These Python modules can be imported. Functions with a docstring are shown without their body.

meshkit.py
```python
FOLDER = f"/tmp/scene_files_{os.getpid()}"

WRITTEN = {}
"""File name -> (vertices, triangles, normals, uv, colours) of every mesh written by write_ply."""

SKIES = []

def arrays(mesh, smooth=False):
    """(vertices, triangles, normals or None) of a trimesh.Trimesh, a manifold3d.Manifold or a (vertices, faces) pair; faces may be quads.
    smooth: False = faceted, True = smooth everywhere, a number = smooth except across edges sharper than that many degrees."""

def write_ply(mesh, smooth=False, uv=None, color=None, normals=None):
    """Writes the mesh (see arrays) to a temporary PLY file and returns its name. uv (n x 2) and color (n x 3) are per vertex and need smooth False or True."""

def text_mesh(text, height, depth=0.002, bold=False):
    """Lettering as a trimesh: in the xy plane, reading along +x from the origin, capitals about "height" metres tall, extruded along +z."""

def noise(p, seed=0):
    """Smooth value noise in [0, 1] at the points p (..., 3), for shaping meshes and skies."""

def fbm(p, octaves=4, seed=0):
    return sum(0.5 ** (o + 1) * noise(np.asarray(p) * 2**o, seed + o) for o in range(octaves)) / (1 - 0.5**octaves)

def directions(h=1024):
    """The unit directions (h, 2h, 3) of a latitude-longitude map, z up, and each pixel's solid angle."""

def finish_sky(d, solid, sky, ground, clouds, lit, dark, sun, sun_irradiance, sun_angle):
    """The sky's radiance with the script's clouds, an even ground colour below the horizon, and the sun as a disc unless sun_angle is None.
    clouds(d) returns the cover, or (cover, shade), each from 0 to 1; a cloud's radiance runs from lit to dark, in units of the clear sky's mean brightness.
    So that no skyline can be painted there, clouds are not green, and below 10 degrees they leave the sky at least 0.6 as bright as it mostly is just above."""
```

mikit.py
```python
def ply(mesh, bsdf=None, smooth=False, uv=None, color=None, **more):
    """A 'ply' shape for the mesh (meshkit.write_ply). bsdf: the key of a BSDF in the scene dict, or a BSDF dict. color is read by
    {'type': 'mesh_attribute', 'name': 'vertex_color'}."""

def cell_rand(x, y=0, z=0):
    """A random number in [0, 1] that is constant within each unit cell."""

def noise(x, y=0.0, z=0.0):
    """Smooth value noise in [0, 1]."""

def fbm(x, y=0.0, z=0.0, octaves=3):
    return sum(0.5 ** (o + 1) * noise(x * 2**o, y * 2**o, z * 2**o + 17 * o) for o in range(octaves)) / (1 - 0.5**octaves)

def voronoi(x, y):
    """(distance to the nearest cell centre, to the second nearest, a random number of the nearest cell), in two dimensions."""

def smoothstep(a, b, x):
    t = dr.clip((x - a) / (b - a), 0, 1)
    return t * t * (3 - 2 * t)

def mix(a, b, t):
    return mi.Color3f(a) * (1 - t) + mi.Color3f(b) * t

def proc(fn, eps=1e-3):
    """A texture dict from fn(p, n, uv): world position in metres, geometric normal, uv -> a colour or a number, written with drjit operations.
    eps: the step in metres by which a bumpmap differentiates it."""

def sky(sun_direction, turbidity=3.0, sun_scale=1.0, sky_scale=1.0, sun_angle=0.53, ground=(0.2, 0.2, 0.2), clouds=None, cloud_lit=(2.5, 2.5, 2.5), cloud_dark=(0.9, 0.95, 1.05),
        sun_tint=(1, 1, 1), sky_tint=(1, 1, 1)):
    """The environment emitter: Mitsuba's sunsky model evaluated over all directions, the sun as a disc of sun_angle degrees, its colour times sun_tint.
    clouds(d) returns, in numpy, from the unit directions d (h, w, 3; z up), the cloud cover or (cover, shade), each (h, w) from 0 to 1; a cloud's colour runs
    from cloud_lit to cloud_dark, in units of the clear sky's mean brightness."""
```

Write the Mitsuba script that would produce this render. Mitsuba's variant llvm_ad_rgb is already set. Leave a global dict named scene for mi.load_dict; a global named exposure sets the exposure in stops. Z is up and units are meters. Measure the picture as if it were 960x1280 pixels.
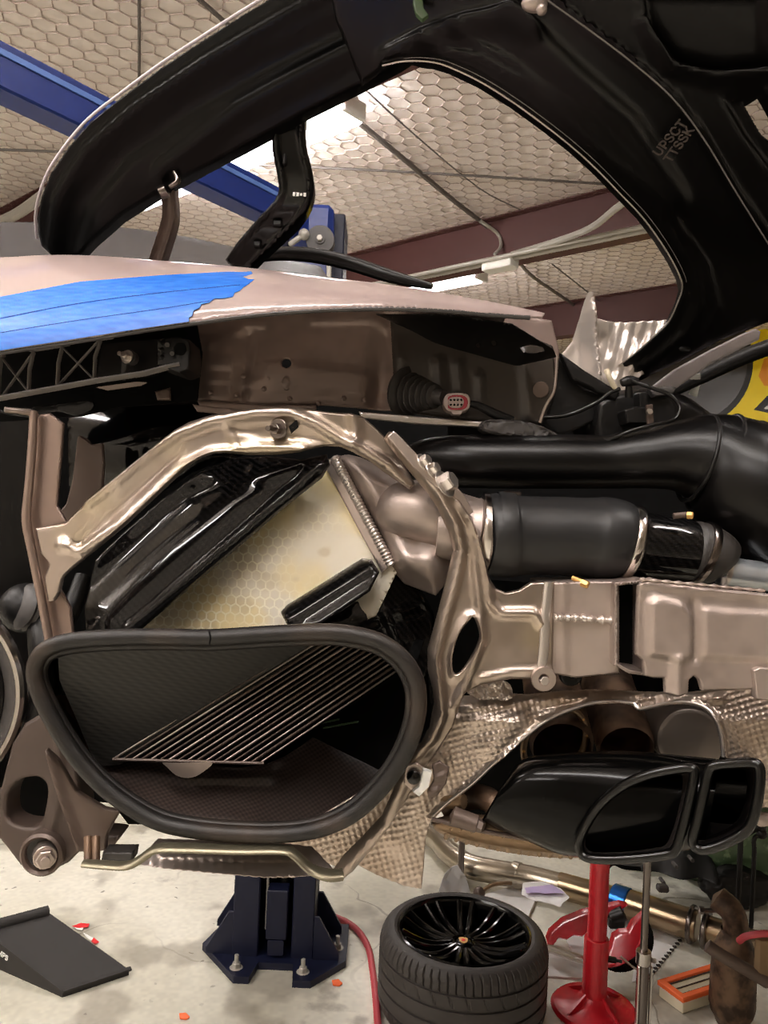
import math, random
import numpy as np, trimesh, shapely
from shapely.geometry import Polygon, LineString, Point
from scipy.spatial import Delaunay
import drjit as dr
import mitsuba as mi
import mikit, meshkit
from mikit import noise, fbm, voronoi, cell_rand, smoothstep, mix, proc

random.seed(7); np.random.seed(7)
rng = np.random.default_rng(7)
T = mi.ScalarTransform4f
scene, labels = {}, {}

# ------------------------------------------------------------------ camera
F = 984.0                      # focal length in pixels of the 960 x 1280 frame
EYE = np.array([0.0, 0.0, 1.85])
ROLL = math.radians(2.5)
RIGHT = np.array([math.cos(ROLL), 0, math.sin(ROLL)])
UPV = np.array([-math.sin(ROLL), 0, math.cos(ROLL)])
FWD = np.array([0.0, 1.0, 0.0])
scene['camera'] = {'type': 'perspective', 'fov': 2 * math.degrees(math.atan(480 / F)), 'fov_axis': 'x', 'near_clip': 0.02, 'far_clip': 200.0,
                   'to_world': T().look_at(origin=EYE.tolist(), target=(EYE + FWD).tolist(), up=UPV.tolist())}
exposure = 0.5
LAMP = 36.0                    # radiance of the fluorescent diffusers
LAMP_COLOUR = (1.0, 0.95, 0.92)
CEIL = 4.85

def P(px, py, d):
    """world point(s) seen at pixel (px, py) at distance d along the view axis"""
    px, py, d = np.broadcast_arrays(np.asarray(px, float), np.asarray(py, float), np.asarray(d, float))
    r = FWD + ((px - 480) / F)[..., None] * RIGHT + ((640 - py) / F)[..., None] * UPV
    return EYE + r * d[..., None]

def Z(px, py, z=0.0):
    """world point where the pixel's ray meets the level plane z"""
    r = P(px, py, 1.0) - EYE
    return EYE + r * ((z - EYE[2]) / r[2])

# the building stands askew to the view: U runs along its beams, V across them
U = np.array([0.75, -0.66, 0]); U /= np.linalg.norm(U)
V = np.array([0.66, 0.75, 0]); V = V - U * (V @ U); V /= np.linalg.norm(V)
UP = np.array([0, 0, 1.0])
def B(u, v, z): return u * U + v * V + z * UP
def uv_of(p): return float(p @ U), float(p @ V)

def lin(c):
    c = np.asarray(c, float) / 255
    return np.where(c <= 0.04045, c / 12.92, ((c + 0.055) / 1.055) ** 2.4)
def rgb(r, g, b): return {'type': 'rgb', 'value': [float(x) for x in lin((r, g, b))]}
def L3(r, g, b): return mi.Color3f(*[float(x) for x in lin((r, g, b))])

# ------------------------------------------------------------------ materials
def mat(name, base, rough=0.5, metal=0.0, coat=0.0, spec=0.5, bump=None, bscale=0.001, **more):
    m = {'type': 'principled', 'base_color': rgb(*base) if isinstance(base, tuple) else base, 'roughness': rough, 'metallic': metal, 'specular': spec, **more}
    if coat: m['clearcoat'] = coat; m['clearcoat_gloss'] = 0.97
    if bump is not None: m = {'type': 'bumpmap', 'arbitrary': proc(bump, 4e-4), 'scale': bscale, 'bsdf': m}
    scene[name] = {'type': 'twosided', 'bsdf': m}

def floor_col(p, n, uv):
    a = fbm(p.x * 1.3, p.y * 1.3, 0, 4); b = fbm(p.x * 7 + 40, p.y * 7, 3, 6); c = noise(p.x * 60, p.y * 60, 1)
    col = mix(L3(212, 209, 196), L3(186, 182, 166), smoothstep(0.35, 0.7, a))
    stain = smoothstep(0.60, 0.74, fbm(p.x * 3.1 + 9, p.y * 3.1 + 4, 0, 4))
    col = mix(col, L3(120, 112, 98), 0.55 * stain)
    scuff = smoothstep(0.58, 0.78, b) * smoothstep(0.5, 0.62, fbm(p.x * 2 - 7, p.y * 2 + 3, 0, 2))
    col = mix(col, L3(110, 102, 90), 0.55 * scuff)
    w = 0.25 * (fbm(p.x * 4, p.y * 4, 5, 3) - 0.5)
    d1, d2, _ = voronoi(p.x * 0.8 + w, p.y * 0.8 + 0.3 + w)
    crack = (1 - smoothstep(0.004, 0.012, d2 - d1)) * smoothstep(0.45, 0.6, noise(p.x * 1.1 + 3, p.y * 1.1, 2))
    col = mix(col, L3(90, 84, 74), 0.6 * crack)
    e1, e2, er = voronoi(p.x * 9 + fbm(p.x * 40, p.y * 40, 2, 2) * 0.25, p.y * 9 + fbm(p.x * 40, p.y * 40, 8, 2) * 0.25)
    speck = (1 - smoothstep(0.05, 0.10, e1 + (1 - er) * 0.12)) * smoothstep(0.35, 0.6, noise(p.x * 3, p.y * 3, 4))
    return mix(col, L3(80, 74, 64), 0.6 * speck) * (0.94 + 0.12 * c)
mat('floor_mat', proc(floor_col), 0.42)
def ceil_col(p, n, uv):
    u, v = p.x * float(U[0]) + p.y * float(U[1]), p.x * float(V[0]) + p.y * float(V[1])
    a = noise(u * 0.9, v * 0.9, 2)
    return mix(L3(238, 229, 222), L3(222, 211, 203), a)
def ceil_bump(p, n, uv):
    return fbm(p.x * 14, p.y * 14, 0, 3)
mat('ceiling_mat', proc(ceil_col), 0.55, bump=ceil_bump, bscale=0.02)
mat('wire_mat', (168, 152, 142), 0.6)
mat('wall_mat', (178, 172, 162), 0.8)
mat('beam_mat', (74, 40, 38), 0.6)
mat('pipe_grey', (168, 164, 156), 0.45, 0.3)
mat('dark_pipe', (92, 86, 82), 0.5)
mat('white_paint', (226, 224, 218), 0.5)
mat('blue_paint', (20, 40, 104), 0.4)
mat('navy_paint', (13, 17, 38), 0.45, spec=0.3)
mat('blue_edge', (86, 116, 178), 0.4)
mat('black_plastic', (14, 13, 13), 0.4, spec=0.28)
mat('black_gloss', (4, 4, 4), 0.12, spec=0.35)
mat('black_satin', (6, 5, 5), 0.3, spec=0.22)
mat('matte_black', (4, 4, 4), 0.8, spec=0.08)
mat('wing_black', (3, 3, 3), 0.28, spec=0.16)
mat('rib_grey', (104, 100, 97), 0.5)
mat('grey_black', (54, 51, 50), 0.5)
mat('rubber', (40, 37, 35), 0.5)
mat('rubber_hose', (26, 26, 27), 0.4, spec=0.35)
mat('dark_metal', (50, 45, 41), 0.24, spec=0.4)
mat('bore_dark', (20, 16, 15), 0.6, spec=0.2)
mat('bag_film', (206, 206, 208), 0.25)
mat('dull_red', (112, 26, 34), 0.4)
mat('alu_pipe', (196, 202, 208), 0.3, 0.7)
def seal_col(p, n, uv):
    return mix(L3(22, 20, 19), L3(66, 54, 45), smoothstep(0.45, 0.75, fbm(p.x * 14, p.z * 14, p.y * 14, 3)) * 0.5)
mat('seal_rubber', proc(seal_col), 0.46, spec=0.35)
mat('fender_paint', (158, 141, 137), 0.10)
def tape_col(p, n, uv):
    return mix(L3(30, 92, 184), L3(48, 112, 198), noise(p.x * 90, p.y * 90, p.z * 300))
mat('tape_mat', proc(tape_col), 0.36)
def taupe_col(p, n, uv):
    a = fbm(p.x * 16, p.z * 16, p.y * 16, 4)
    return mix(L3(142, 124, 117), L3(112, 98, 92), smoothstep(0.3, 0.7, a))
mat('taupe_paint', proc(taupe_col), 0.28, 0.3)
def zinc_col(p, n, uv):
    a = fbm(p.x * 22, p.z * 22, p.y * 22, 4)
    c = mix(L3(186, 172, 162), L3(160, 146, 134), smoothstep(0.3, 0.7, a))
    return mix(c, L3(200, 184, 152), 0.45 * smoothstep(0.58, 0.75, fbm(p.x * 9 + 4, p.z * 9, 7, 3)))
mat('zinc_steel', proc(zinc_col), 0.33, 0.95)
mat('strap_steel', (122, 116, 98), 0.34, 0.8)
mat('strut_steel', (158, 138, 128), 0.36, 0.85)
mat('arm_brown', (66, 55, 49), 0.5, 0.3)
mat('can_grey', (112, 104, 98), 0.34, 0.7)
mat('mark_grey', (58, 50, 46), 0.6)
mat('tape_seam', (24, 66, 140), 0.5)
mat('exhaust_black', (3, 3, 3), 0.14, spec=0.13)
mat('alu_raw', (186, 172, 164), 0.34, 0.88)
def cast_col(p, n, uv):
    return mix(L3(172, 158, 150), L3(138, 124, 117), smoothstep(0.3, 0.75, fbm(p.x * 20, p.z * 20, p.y * 20, 4)))
mat('alu_cast', proc(cast_col), 0.42, 0.7)
mat('alu_bright', (214, 206, 200), 0.26, 0.9)
mat('chrome', (205, 198, 192), 0.14, 1.0)
mat('chrome_dark', (120, 112, 108), 0.2, 1.0)
def shield_col(p, n, uv):
    return mix(L3(186, 172, 160), L3(150, 132, 116), smoothstep(0.35, 0.7, fbm(p.x * 12, p.z * 12, p.y * 12, 4)))
mat('shield_alu', proc(shield_col), 0.34, 0.85)
def rust_col(p, n, uv):
    return mix(L3(104, 82, 64), L3(54, 40, 32), smoothstep(0.3, 0.7, fbm(p.x * 24, p.z * 24, p.y * 24, 4)))
mat('rusty_steel', proc(rust_col), 0.5, 0.5)
mat('brown_steel', (86, 73, 66), 0.42, 0.4)
mat('gold_steel', (124, 102, 78), 0.42, 0.6)
mat('titanium', (176, 166, 150), 0.24, 0.95)
mat('titanium_gold', (160, 140, 114), 0.24, 0.95)
mat('burnt_blue', (40, 96, 170), 0.25, 0.9)
def carbon_col(p, n, uv):
    a, b = p.x * 420 + p.y * 300, p.z * 420 - p.y * 120
    i, j = dr.floor(a), dr.floor(b)
    k = (i + j) - 4 * dr.floor((i + j) / 4)
    t = dr.select(k < 2, 1.0, 0.0) * (0.7 + 0.3 * cell_rand(i, j, 3))
    return mix(L3(3, 3, 3), L3(20, 19, 20), t * 0.8)
mat('carbon', proc(carbon_col), 0.06, spec=0.3)
mat('carbon_gloss', (4, 4, 5), 0.06, spec=0.35)
def carbon_dull_col(p, n, uv):
    a = p.x * 150 + p.z * 330
    t = 0.5 + 0.5 * dr.sin(a * 3.1) * dr.sin((p.z * 330 - p.x * 60) * 1.3)
    return mix(L3(28, 28, 27), L3(46, 45, 43), t)
mat('carbon_dull', proc(carbon_dull_col), 0.5)
def carbon_floor_reflect_col(p, n, uv):
    t = 0.5 + 0.5 * dr.sin(p.x * 900) * dr.sin(p.y * 900 + p.z * 500)
    return mix(L3(70, 60, 56), L3(44, 38, 36), t) * (0.6 + 0.8 * fbm(p.x * 20, p.y * 20, p.z * 20, 3))
mat('carbon_floor_reflect', proc(carbon_floor_reflect_col), 0.25)  # base colour lightened to stand for reflected light inside the duct
HEXD = 0.0118
def hexcell(x, y):
    """distance to the nearest edge of a honeycomb, 0 at the wall to 0.5 at the middle"""
    x, y = x / HEXD, y / HEXD
    s = 1.7320508
    def off(ox, oy):
        ax = x - ox - dr.floor(x - ox) - 0.5
        ay = (y - oy) / s; ay = (ay - dr.floor(ay) - 0.5) * s
        return ax, ay
    ax, ay = off(0.0, 0.0); bx, by = off(0.5, s / 2)
    near = ax * ax + ay * ay < bx * bx + by * by
    gx = dr.abs(dr.select(near, ax, bx)); gy = dr.abs(dr.select(near, ay, by))
    return 0.5 - dr.maximum(gx, gx * 0.5 + gy * 0.8660254)
def core_fade(p): return smoothstep(-0.07, -0.15, p.x - 0.25 * (p.z - 1.76) + 0.08 * (noise(p.x * 30, p.z * 30, 3) - 0.5)) *  smoothstep(0.46, 0.60, fbm(p.x * 9 + 1, p.z * 9 + 5, 2, 2) + smoothstep(0.0, -0.30, p.x * 0.5 + (p.z - 1.82)) * 0.22 - 0.06)
def core_col(p, n, uv):
    a = fbm(p.x * 13, p.z * 13, 4, 4)
    c = mix(L3(226, 218, 200), L3(232, 214, 164), smoothstep(0.35, 0.7, a))
    c = mix(c, L3(190, 174, 140), 0.5 * smoothstep(0.62, 0.8, fbm(p.x * 30, p.z * 30, 1, 3)))
    w = 1 - smoothstep(0.05, 0.11, hexcell(p.x, p.z))
    return mix(c, L3(250, 244, 220), 0.75 * w * core_fade(p))
mat('core_alu', proc(core_col), 0.36, 0.3)
mat('red_paint', (176, 22, 34), 0.34, coat=0.4)
mat('red_lens', (150, 14, 26), 0.2, coat=0.8)
mat('red_hose', (168, 62, 70), 0.5)
mat('orange', (232, 104, 52), 0.6)
mat('red_plain', (214, 34, 38), 0.5)
mat('cream', (218, 208, 184), 0.8)
mat('paper', (222, 220, 218), 0.8)
mat('lilac', (178, 160, 200), 0.7)
def wrap_col(p, n, uv):
    return mix(L3(64, 84, 58), L3(110, 128, 98), smoothstep(0.55, 0.75, fbm(p.x * 26, p.z * 26, p.y * 26, 4)))
mat('green_wrap', proc(wrap_col), 0.25, coat=0.5)
mat('yellow', (250, 220, 20), 0.5)
mat('orange_print', (236, 150, 30), 0.5)
mat('grey_print', (58, 55, 54), 0.35)
mat('black_print', (16, 15, 15), 0.5)
mat('white_print', (230, 230, 226), 0.5)
mat('grey_paint', (196, 186, 189), 0.3, coat=0.5)
mat('dark_paint', (48, 46, 46), 0.45)
mat('crest_gold', (206, 160, 96), 0.35, 0.6)
mat('ramp_mat', (40, 38, 37), 0.65, spec=0.3)
mat('tyre_mat', (44, 40, 38), 0.62)
mat('straw', (226, 214, 190), 0.4)
scene['plastic_film'] = {'type': 'twosided', 'bsdf': {'type': 'principled', 'base_color': rgb(190, 180, 172), 'roughness': 0.25, 'metallic': 0.45, 'specular': 0.6}}

# ------------------------------------------------------------------ mesh helpers
def num(key):
    if key not in scene and key not in labels: return key
    k = 1
    while f'{key}_{k:03d}' in scene or f'{key}_{k:03d}' in labels: k += 1
    return f'{key}_{k:03d}'
def cat(*ms): return trimesh.util.concatenate([m for m in ms])
def add(key, mesh, m, smooth=35, label=None, kind=None, emit=None):
    key = num(key)
    if isinstance(mesh, list): mesh = cat(*mesh)
    d = mikit.ply(mesh, m, smooth=smooth)
    if emit: d['emitter'] = {'type': 'area', 'radiance': {'type': 'rgb', 'value': [float(x) for x in emit]}}
    scene[key] = d
    e = {}
    if label: e['label'] = label
    if kind: e['kind'] = kind
    if e: labels[key] = {**labels.get(key, {}), **e}
    return key
def thing(name, label, category, group=None):
    key = num(name); labels[key] = {'label': label, 'category': category}
    if group: labels[key]['group'] = group
    return key
def tag(key, label, category, group=None, kind=None):
    labels[key] = {'label': label, 'category': category}
    if group: labels[key]['group'] = group
    if kind: labels[key]['kind'] = kind

def dplane(a, b, c):
    """depth over the picture of the flat plane through three points (px, py, d)"""
    m = np.array([[q[0], q[1], 1] for q in (a, b, c)], float)
    k = np.linalg.solve(m, [1 / q[2] for q in (a, b, c)])
    return lambda x, y: 1 / (k[0] * x + k[1] * y + k[2])
def dfun(d): return d if callable(d) else (lambda x, y: np.full(np.shape(x), float(d)))
def dist_to(line):
    g = LineString(line)
    return lambda x, y: shapely.distance(shapely.points(np.stack([x, y], -1)), g)
def ridge(line, w, h):
    """a rounded rib of half width w pixels and height h metres along the line"""
    f = dist_to(line)
    def r(x, y):
        e = np.clip(f(x, y) / w, 0, 1)
        return h * (0.5 + 0.5 * np.cos(np.pi * e))
    return r
def pocket(poly, w, h):
    """raised (h > 0) or sunk (h < 0) field inside the outline with a sloping rim w pixels wide"""
    g = Polygon(poly).buffer(0)
    def r(x, y):
        q = shapely.points(np.stack([x, y], -1))
        e = np.where(shapely.contains(g, q), shapely.distance(q, g.exterior), 0)
        e = np.clip(e / w, 0, 1)
        return h * e * e * (3 - 2 * e)
    return r
def relief(*fs): return lambda x, y: sum(f(x, y) for f in fs)
def spl(pts, n=6, closed=False):
    """Catmull-Rom curve through the points"""
    p = np.asarray(pts, float)
    if closed: q = np.vstack([p[-1], p, p[0], p[1]])
    else: q = np.vstack([2 * p[0] - p[1], p, 2 * p[-1] - p[-2]])
    out = []
    for i in range(1, len(q) - 2):
        for t in np.arange(n) / n:
            a, b, c, d = q[i - 1:i + 3]
            out.append(0.5 * (2 * b + (c - a) * t + (2 * a - 5 * b + 4 * c - d) * t**2 + (3 * b - a - 3 * c + d) * t**3))
    if not closed: out.append(q[-2])
    return np.array(out)
def rounded(pts, r):
    return Polygon(pts).buffer(0).buffer(-r).buffer(2 * r).buffer(-r)
def sheet(outline, d, t=0.002, res=9, r=0.0, rel=None, holes=(), soft=0, back=True):
    """a plate whose face has the outline (in pixels at depth d), t metres thick, with rounded edges (r pixels) and a pressed relief in metres"""
    poly = outline if hasattr(outline, 'exterior') else Polygon(outline, holes)
    if not poly.is_valid: poly = poly.buffer(0)
    if poly.geom_type == 'MultiPolygon': poly = max(poly.geoms, key=lambda g: g.area)
    if soft: poly = rounded(poly, soft) if not poly.interiors else poly.buffer(-soft).buffer(2 * soft).buffer(-soft)
    if poly.geom_type == 'MultiPolygon': poly = max(poly.geoms, key=lambda g: g.area)
    df = dfun(d)
    pts = []
    def rings(g, s):
        for gg in getattr(g, 'geoms', [g]):
            if gg.is_empty: continue
            gg = shapely.segmentize(gg, s)
            for ring in [gg.exterior, *gg.interiors]: pts.append(np.asarray(ring.coords)[:-1])
    rings(poly, res * 0.7)
    if r:
        for k in (0.12, 0.35, 0.7, 1.0): rings(poly.buffer(-k * r), res)
    x0, y0, x1, y1 = poly.bounds
    gx, gy = np.meshgrid(np.arange(x0, x1 + res, res), np.arange(y0, y1 + res, res * 0.87))
    gx = gx + (np.arange(gx.shape[0]) % 2)[:, None] * res / 2
    g = np.stack([gx.ravel(), gy.ravel()], -1)
    q = shapely.points(g)
    keep = shapely.contains(poly, q)
    keep[keep] = shapely.distance(q[keep], poly.boundary) > (r + 0.4 * res)
    pts.append(g[keep])
    p = np.unique(np.round(np.vstack(pts), 3), axis=0)
    tri = Delaunay(p).simplices
    c = p[tri].mean(1)
    a = p[tri]
    area = (a[:, 1, 0] - a[:, 0, 0]) * (a[:, 2, 1] - a[:, 0, 1]) - (a[:, 1, 1] - a[:, 0, 1]) * (a[:, 2, 0] - a[:, 0, 0])
    ok = shapely.contains(poly, shapely.points(c)) & (np.abs(area) > 1e-4)
    tri, area = tri[ok], area[ok]
    tri = np.where((area > 0)[:, None], tri[:, ::-1], tri)       # counter-clockwise as seen from the front
    x, y = p[:, 0], p[:, 1]
    base = df(x, y)
    off = np.zeros(len(p))
    if r:
        e = np.clip(shapely.distance(shapely.points(p), poly.boundary) / r, 0, 1)
        off = r * base / F * (1 - np.sqrt(np.clip(1 - (1 - e) ** 2, 0, 1)))
    lift = rel(x, y) if rel else 0.0
    # pixels only choose where the face's points lie on its own surface; relief and thickness are added along the plate's depth
    world = P(x, y, base)
    front = world + np.outer(off - lift, FWD)
    n = len(p)
    if not back:
        return trimesh.Trimesh(front, tri, process=False)
    rear = world + np.outer(np.maximum(off, t * 0) + t - lift, FWD)
    e = np.vstack([tri[:, [0, 1]], tri[:, [1, 2]], tri[:, [2, 0]]])
    key = np.sort(e, 1)[:, 0].astype(np.int64) * n + np.sort(e, 1)[:, 1]
    _, inv, cnt = np.unique(key, return_inverse=True, return_counts=True)
    eb = e[cnt[inv] == 1]
    side = np.vstack([np.stack([eb[:, 1], eb[:, 0], eb[:, 0] + n], 1), np.stack([eb[:, 1], eb[:, 0] + n, eb[:, 1] + n], 1)])
    return trimesh.Trimesh(np.vstack([front, rear]), np.vstack([tri, tri[:, ::-1] + n, side]), process=False)

def W(pts, d=None):
    """(px, py, d) rows, or (px, py) rows at depth d, to world points"""
    p = np.asarray(pts, float)
    if p.shape[1] == 2:
        return P(p[:, 0], p[:, 1], dfun(d)(p[:, 0], p[:, 1]))
    return P(p[:, 0], p[:, 1], p[:, 2])
def wtube(path, rad, seg=14, closed=False, flat=None, dome=True, mod=None):
    """sweeps a round (or flattened: flat = (axis, factor)) section along world points"""
    p = np.asarray(path, float); n = len(p)
    rad = np.broadcast_to(np.asarray(rad, float), (n,)).copy()
    if mod is not None: rad = rad * mod
    tan = np.gradient(p, axis=0) if not closed else np.roll(p, -1, 0) - np.roll(p, 1, 0)
    tan /= np.maximum(np.linalg.norm(tan, axis=1, keepdims=True), 1e-12)
    a = np.cross(tan[0], [0, 0, 1.0] if abs(tan[0][2]) < 0.9 else [1.0, 0, 0]); a /= np.linalg.norm(a)
    A = [a]
    for i in range(1, n):
        a = A[-1] - tan[i] * (A[-1] @ tan[i]); A.append(a / np.linalg.norm(a))
    A = np.array(A); C = np.cross(tan, A)
    if closed:      # spread the twist so that the ends meet
        ang = math.atan2(A[0] @ C[-1], A[0] @ A[-1]); th = np.linspace(0, ang, n)
        A, C = A * np.cos(th)[:, None] + C * np.sin(th)[:, None], C * np.cos(th)[:, None] - A * np.sin(th)[:, None]
    th = np.arange(seg) / seg * 2 * np.pi
    off = A[:, None] * np.cos(th)[None, :, None] + C[:, None] * np.sin(th)[None, :, None]
    off = off * rad[:, None, None]
    if flat is not None:
        ax = np.asarray(flat[0], float); ax = ax / np.linalg.norm(ax)
        off = off - (off @ ax)[..., None] * ax * (1 - flat[1])
    v = (p[:, None] + off).reshape(-1, 3)
    f = []
    m = n if closed else n - 1
    i = np.arange(m)[:, None]; j = np.arange(seg)[None]
    q = lambda ii, jj: (ii % n) * seg + jj % seg
    f = np.concatenate([np.stack([q(i, j), q(i, j + 1), q(i + 1, j + 1)], -1).reshape(-1, 3), np.stack([q(i, j), q(i + 1, j + 1), q(i + 1, j)], -1).reshape(-1, 3)])
    if not closed:
        v = np.vstack([v, p[0] - tan[0] * rad[0] * (0.35 if dome else 0), p[-1] + tan[-1] * rad[-1] * (0.35 if dome else 0)])
        k = np.arange(seg)
        f = np.vstack([f, np.stack([(k + 1) % seg, k, k * 0 + n * seg], 1), np.stack([(n - 1) * seg + k, (n - 1) * seg + (k + 1) % seg, k * 0 + n * seg + 1], 1)])
    return trimesh.Trimesh(v, f, process=False)
def tube(pts, rpx, d=None, seg=14, n=6, closed=False, smooth=True, **kw):
    """a tube along pixel points (px, py, d); rpx is its radius in pixels there"""
    p = np.asarray(pts, float)
    if p.shape[1] == 2: p = np.column_stack([p, dfun(d)(p[:, 0], p[:, 1])])
    rr = np.broadcast_to(np.asarray(rpx, float), (len(p),)) * p[:, 2] / F
    w = np.column_stack([W(p), rr])
    if smooth: w = spl(w, n, closed)
    return wtube(w[:, :3], w[:, 3], seg, closed, **kw)
def lathe(origin, axis, prof, seg=40, ref=None):
    """turns the profile [(radius, along)] about the axis"""
    axis = np.asarray(axis, float); axis /= np.linalg.norm(axis)
    a = np.cross(axis, [0, 0, 1.0] if abs(axis[2]) < 0.9 else [1.0, 0, 0]) if ref is None else np.asarray(ref, float)
    a = a - axis * (a @ axis); a /= np.linalg.norm(a); c = np.cross(axis, a)
    pr = np.asarray(prof, float); n = len(pr)
    th = np.arange(seg) / seg * 2 * np.pi
    ring = np.cos(th)[:, None] * a + np.sin(th)[:, None] * c
    v = (np.asarray(origin) + pr[:, 1][:, None, None] * axis + pr[:, 0][:, None, None] * ring[None]).reshape(-1, 3)
    i = np.arange(n - 1)[:, None]; j = np.arange(seg)[None]
    q = lambda ii, jj: ii * seg + jj % seg
    f = np.concatenate([np.stack([q(i, j), q(i, j + 1), q(i + 1, j + 1)], -1).reshape(-1, 3), np.stack([q(i, j), q(i + 1, j + 1), q(i + 1, j)], -1).reshape(-1, 3)])
    return trimesh.Trimesh(v, f, process=False)
def cyl(a, b, r, seg=20, r2=None):
    a, b = np.asarray(a, float), np.asarray(b, float)
    h = np.linalg.norm(b - a); r2 = r if r2 is None else r2
    return lathe(a, b - a, [(0, 0), (r * .94, 0), (r, min(r * .06, h / 3)), (r2, h - min(r2 * .06, h / 3)), (r2 * .94, h), (0, h)], seg)
def box(c, size, axes=None, bev=0.0):
    s = np.asarray(size, float) / 2
    if bev:
        pts = []
        for sx in (-1, 1):
            for sy in (-1, 1):
                for sz in (-1, 1):
                    k = np.array([sx, sy, sz])
                    for ax in range(3):
                        e = s - bev; e = e.copy(); e[ax] = s[ax]; pts.append(k * e)
        m = trimesh.convex.convex_hull(np.array(pts))
    else: m = trimesh.creation.box(2 * s)
    R = np.eye(3) if axes is None else np.asarray(axes, float).T
    return trimesh.Trimesh(np.asarray(m.vertices) @ R.T + np.asarray(c), m.faces, process=False)
def bar(a, b, w, h, up=(0, 0, 1), bev=0.0):
    """a beam of section w x h from a to b"""
    a, b = np.asarray(a, float), np.asarray(b, float); x = b - a; L = np.linalg.norm(x); x /= L
    if abs(np.dot(up, x)) > .98: up = (0, -1, 0)
    y = np.cross(up, x); y /= np.linalg.norm(y); z = np.cross(x, y)
    return box((a + b) / 2, (L, w, h), (x, y, z), bev)
def prism(poly, a, up, thick, xdir=None):
    """extrudes a 2-D outline: origin a, first axis xdir, second axis up"""
    xdir = np.asarray(xdir, float) / np.linalg.norm(xdir); up = np.asarray(up, float) / np.linalg.norm(up)
    m = trimesh.creation.extrude_polygon(poly if hasattr(poly, 'exterior') else Polygon(poly), thick, engine='earcut')
    R = np.stack([xdir, up, np.cross(xdir, up)], 1)
    return trimesh.Trimesh(np.asarray(m.vertices) @ R.T + np.asarray(a), m.faces, process=False)
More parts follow.
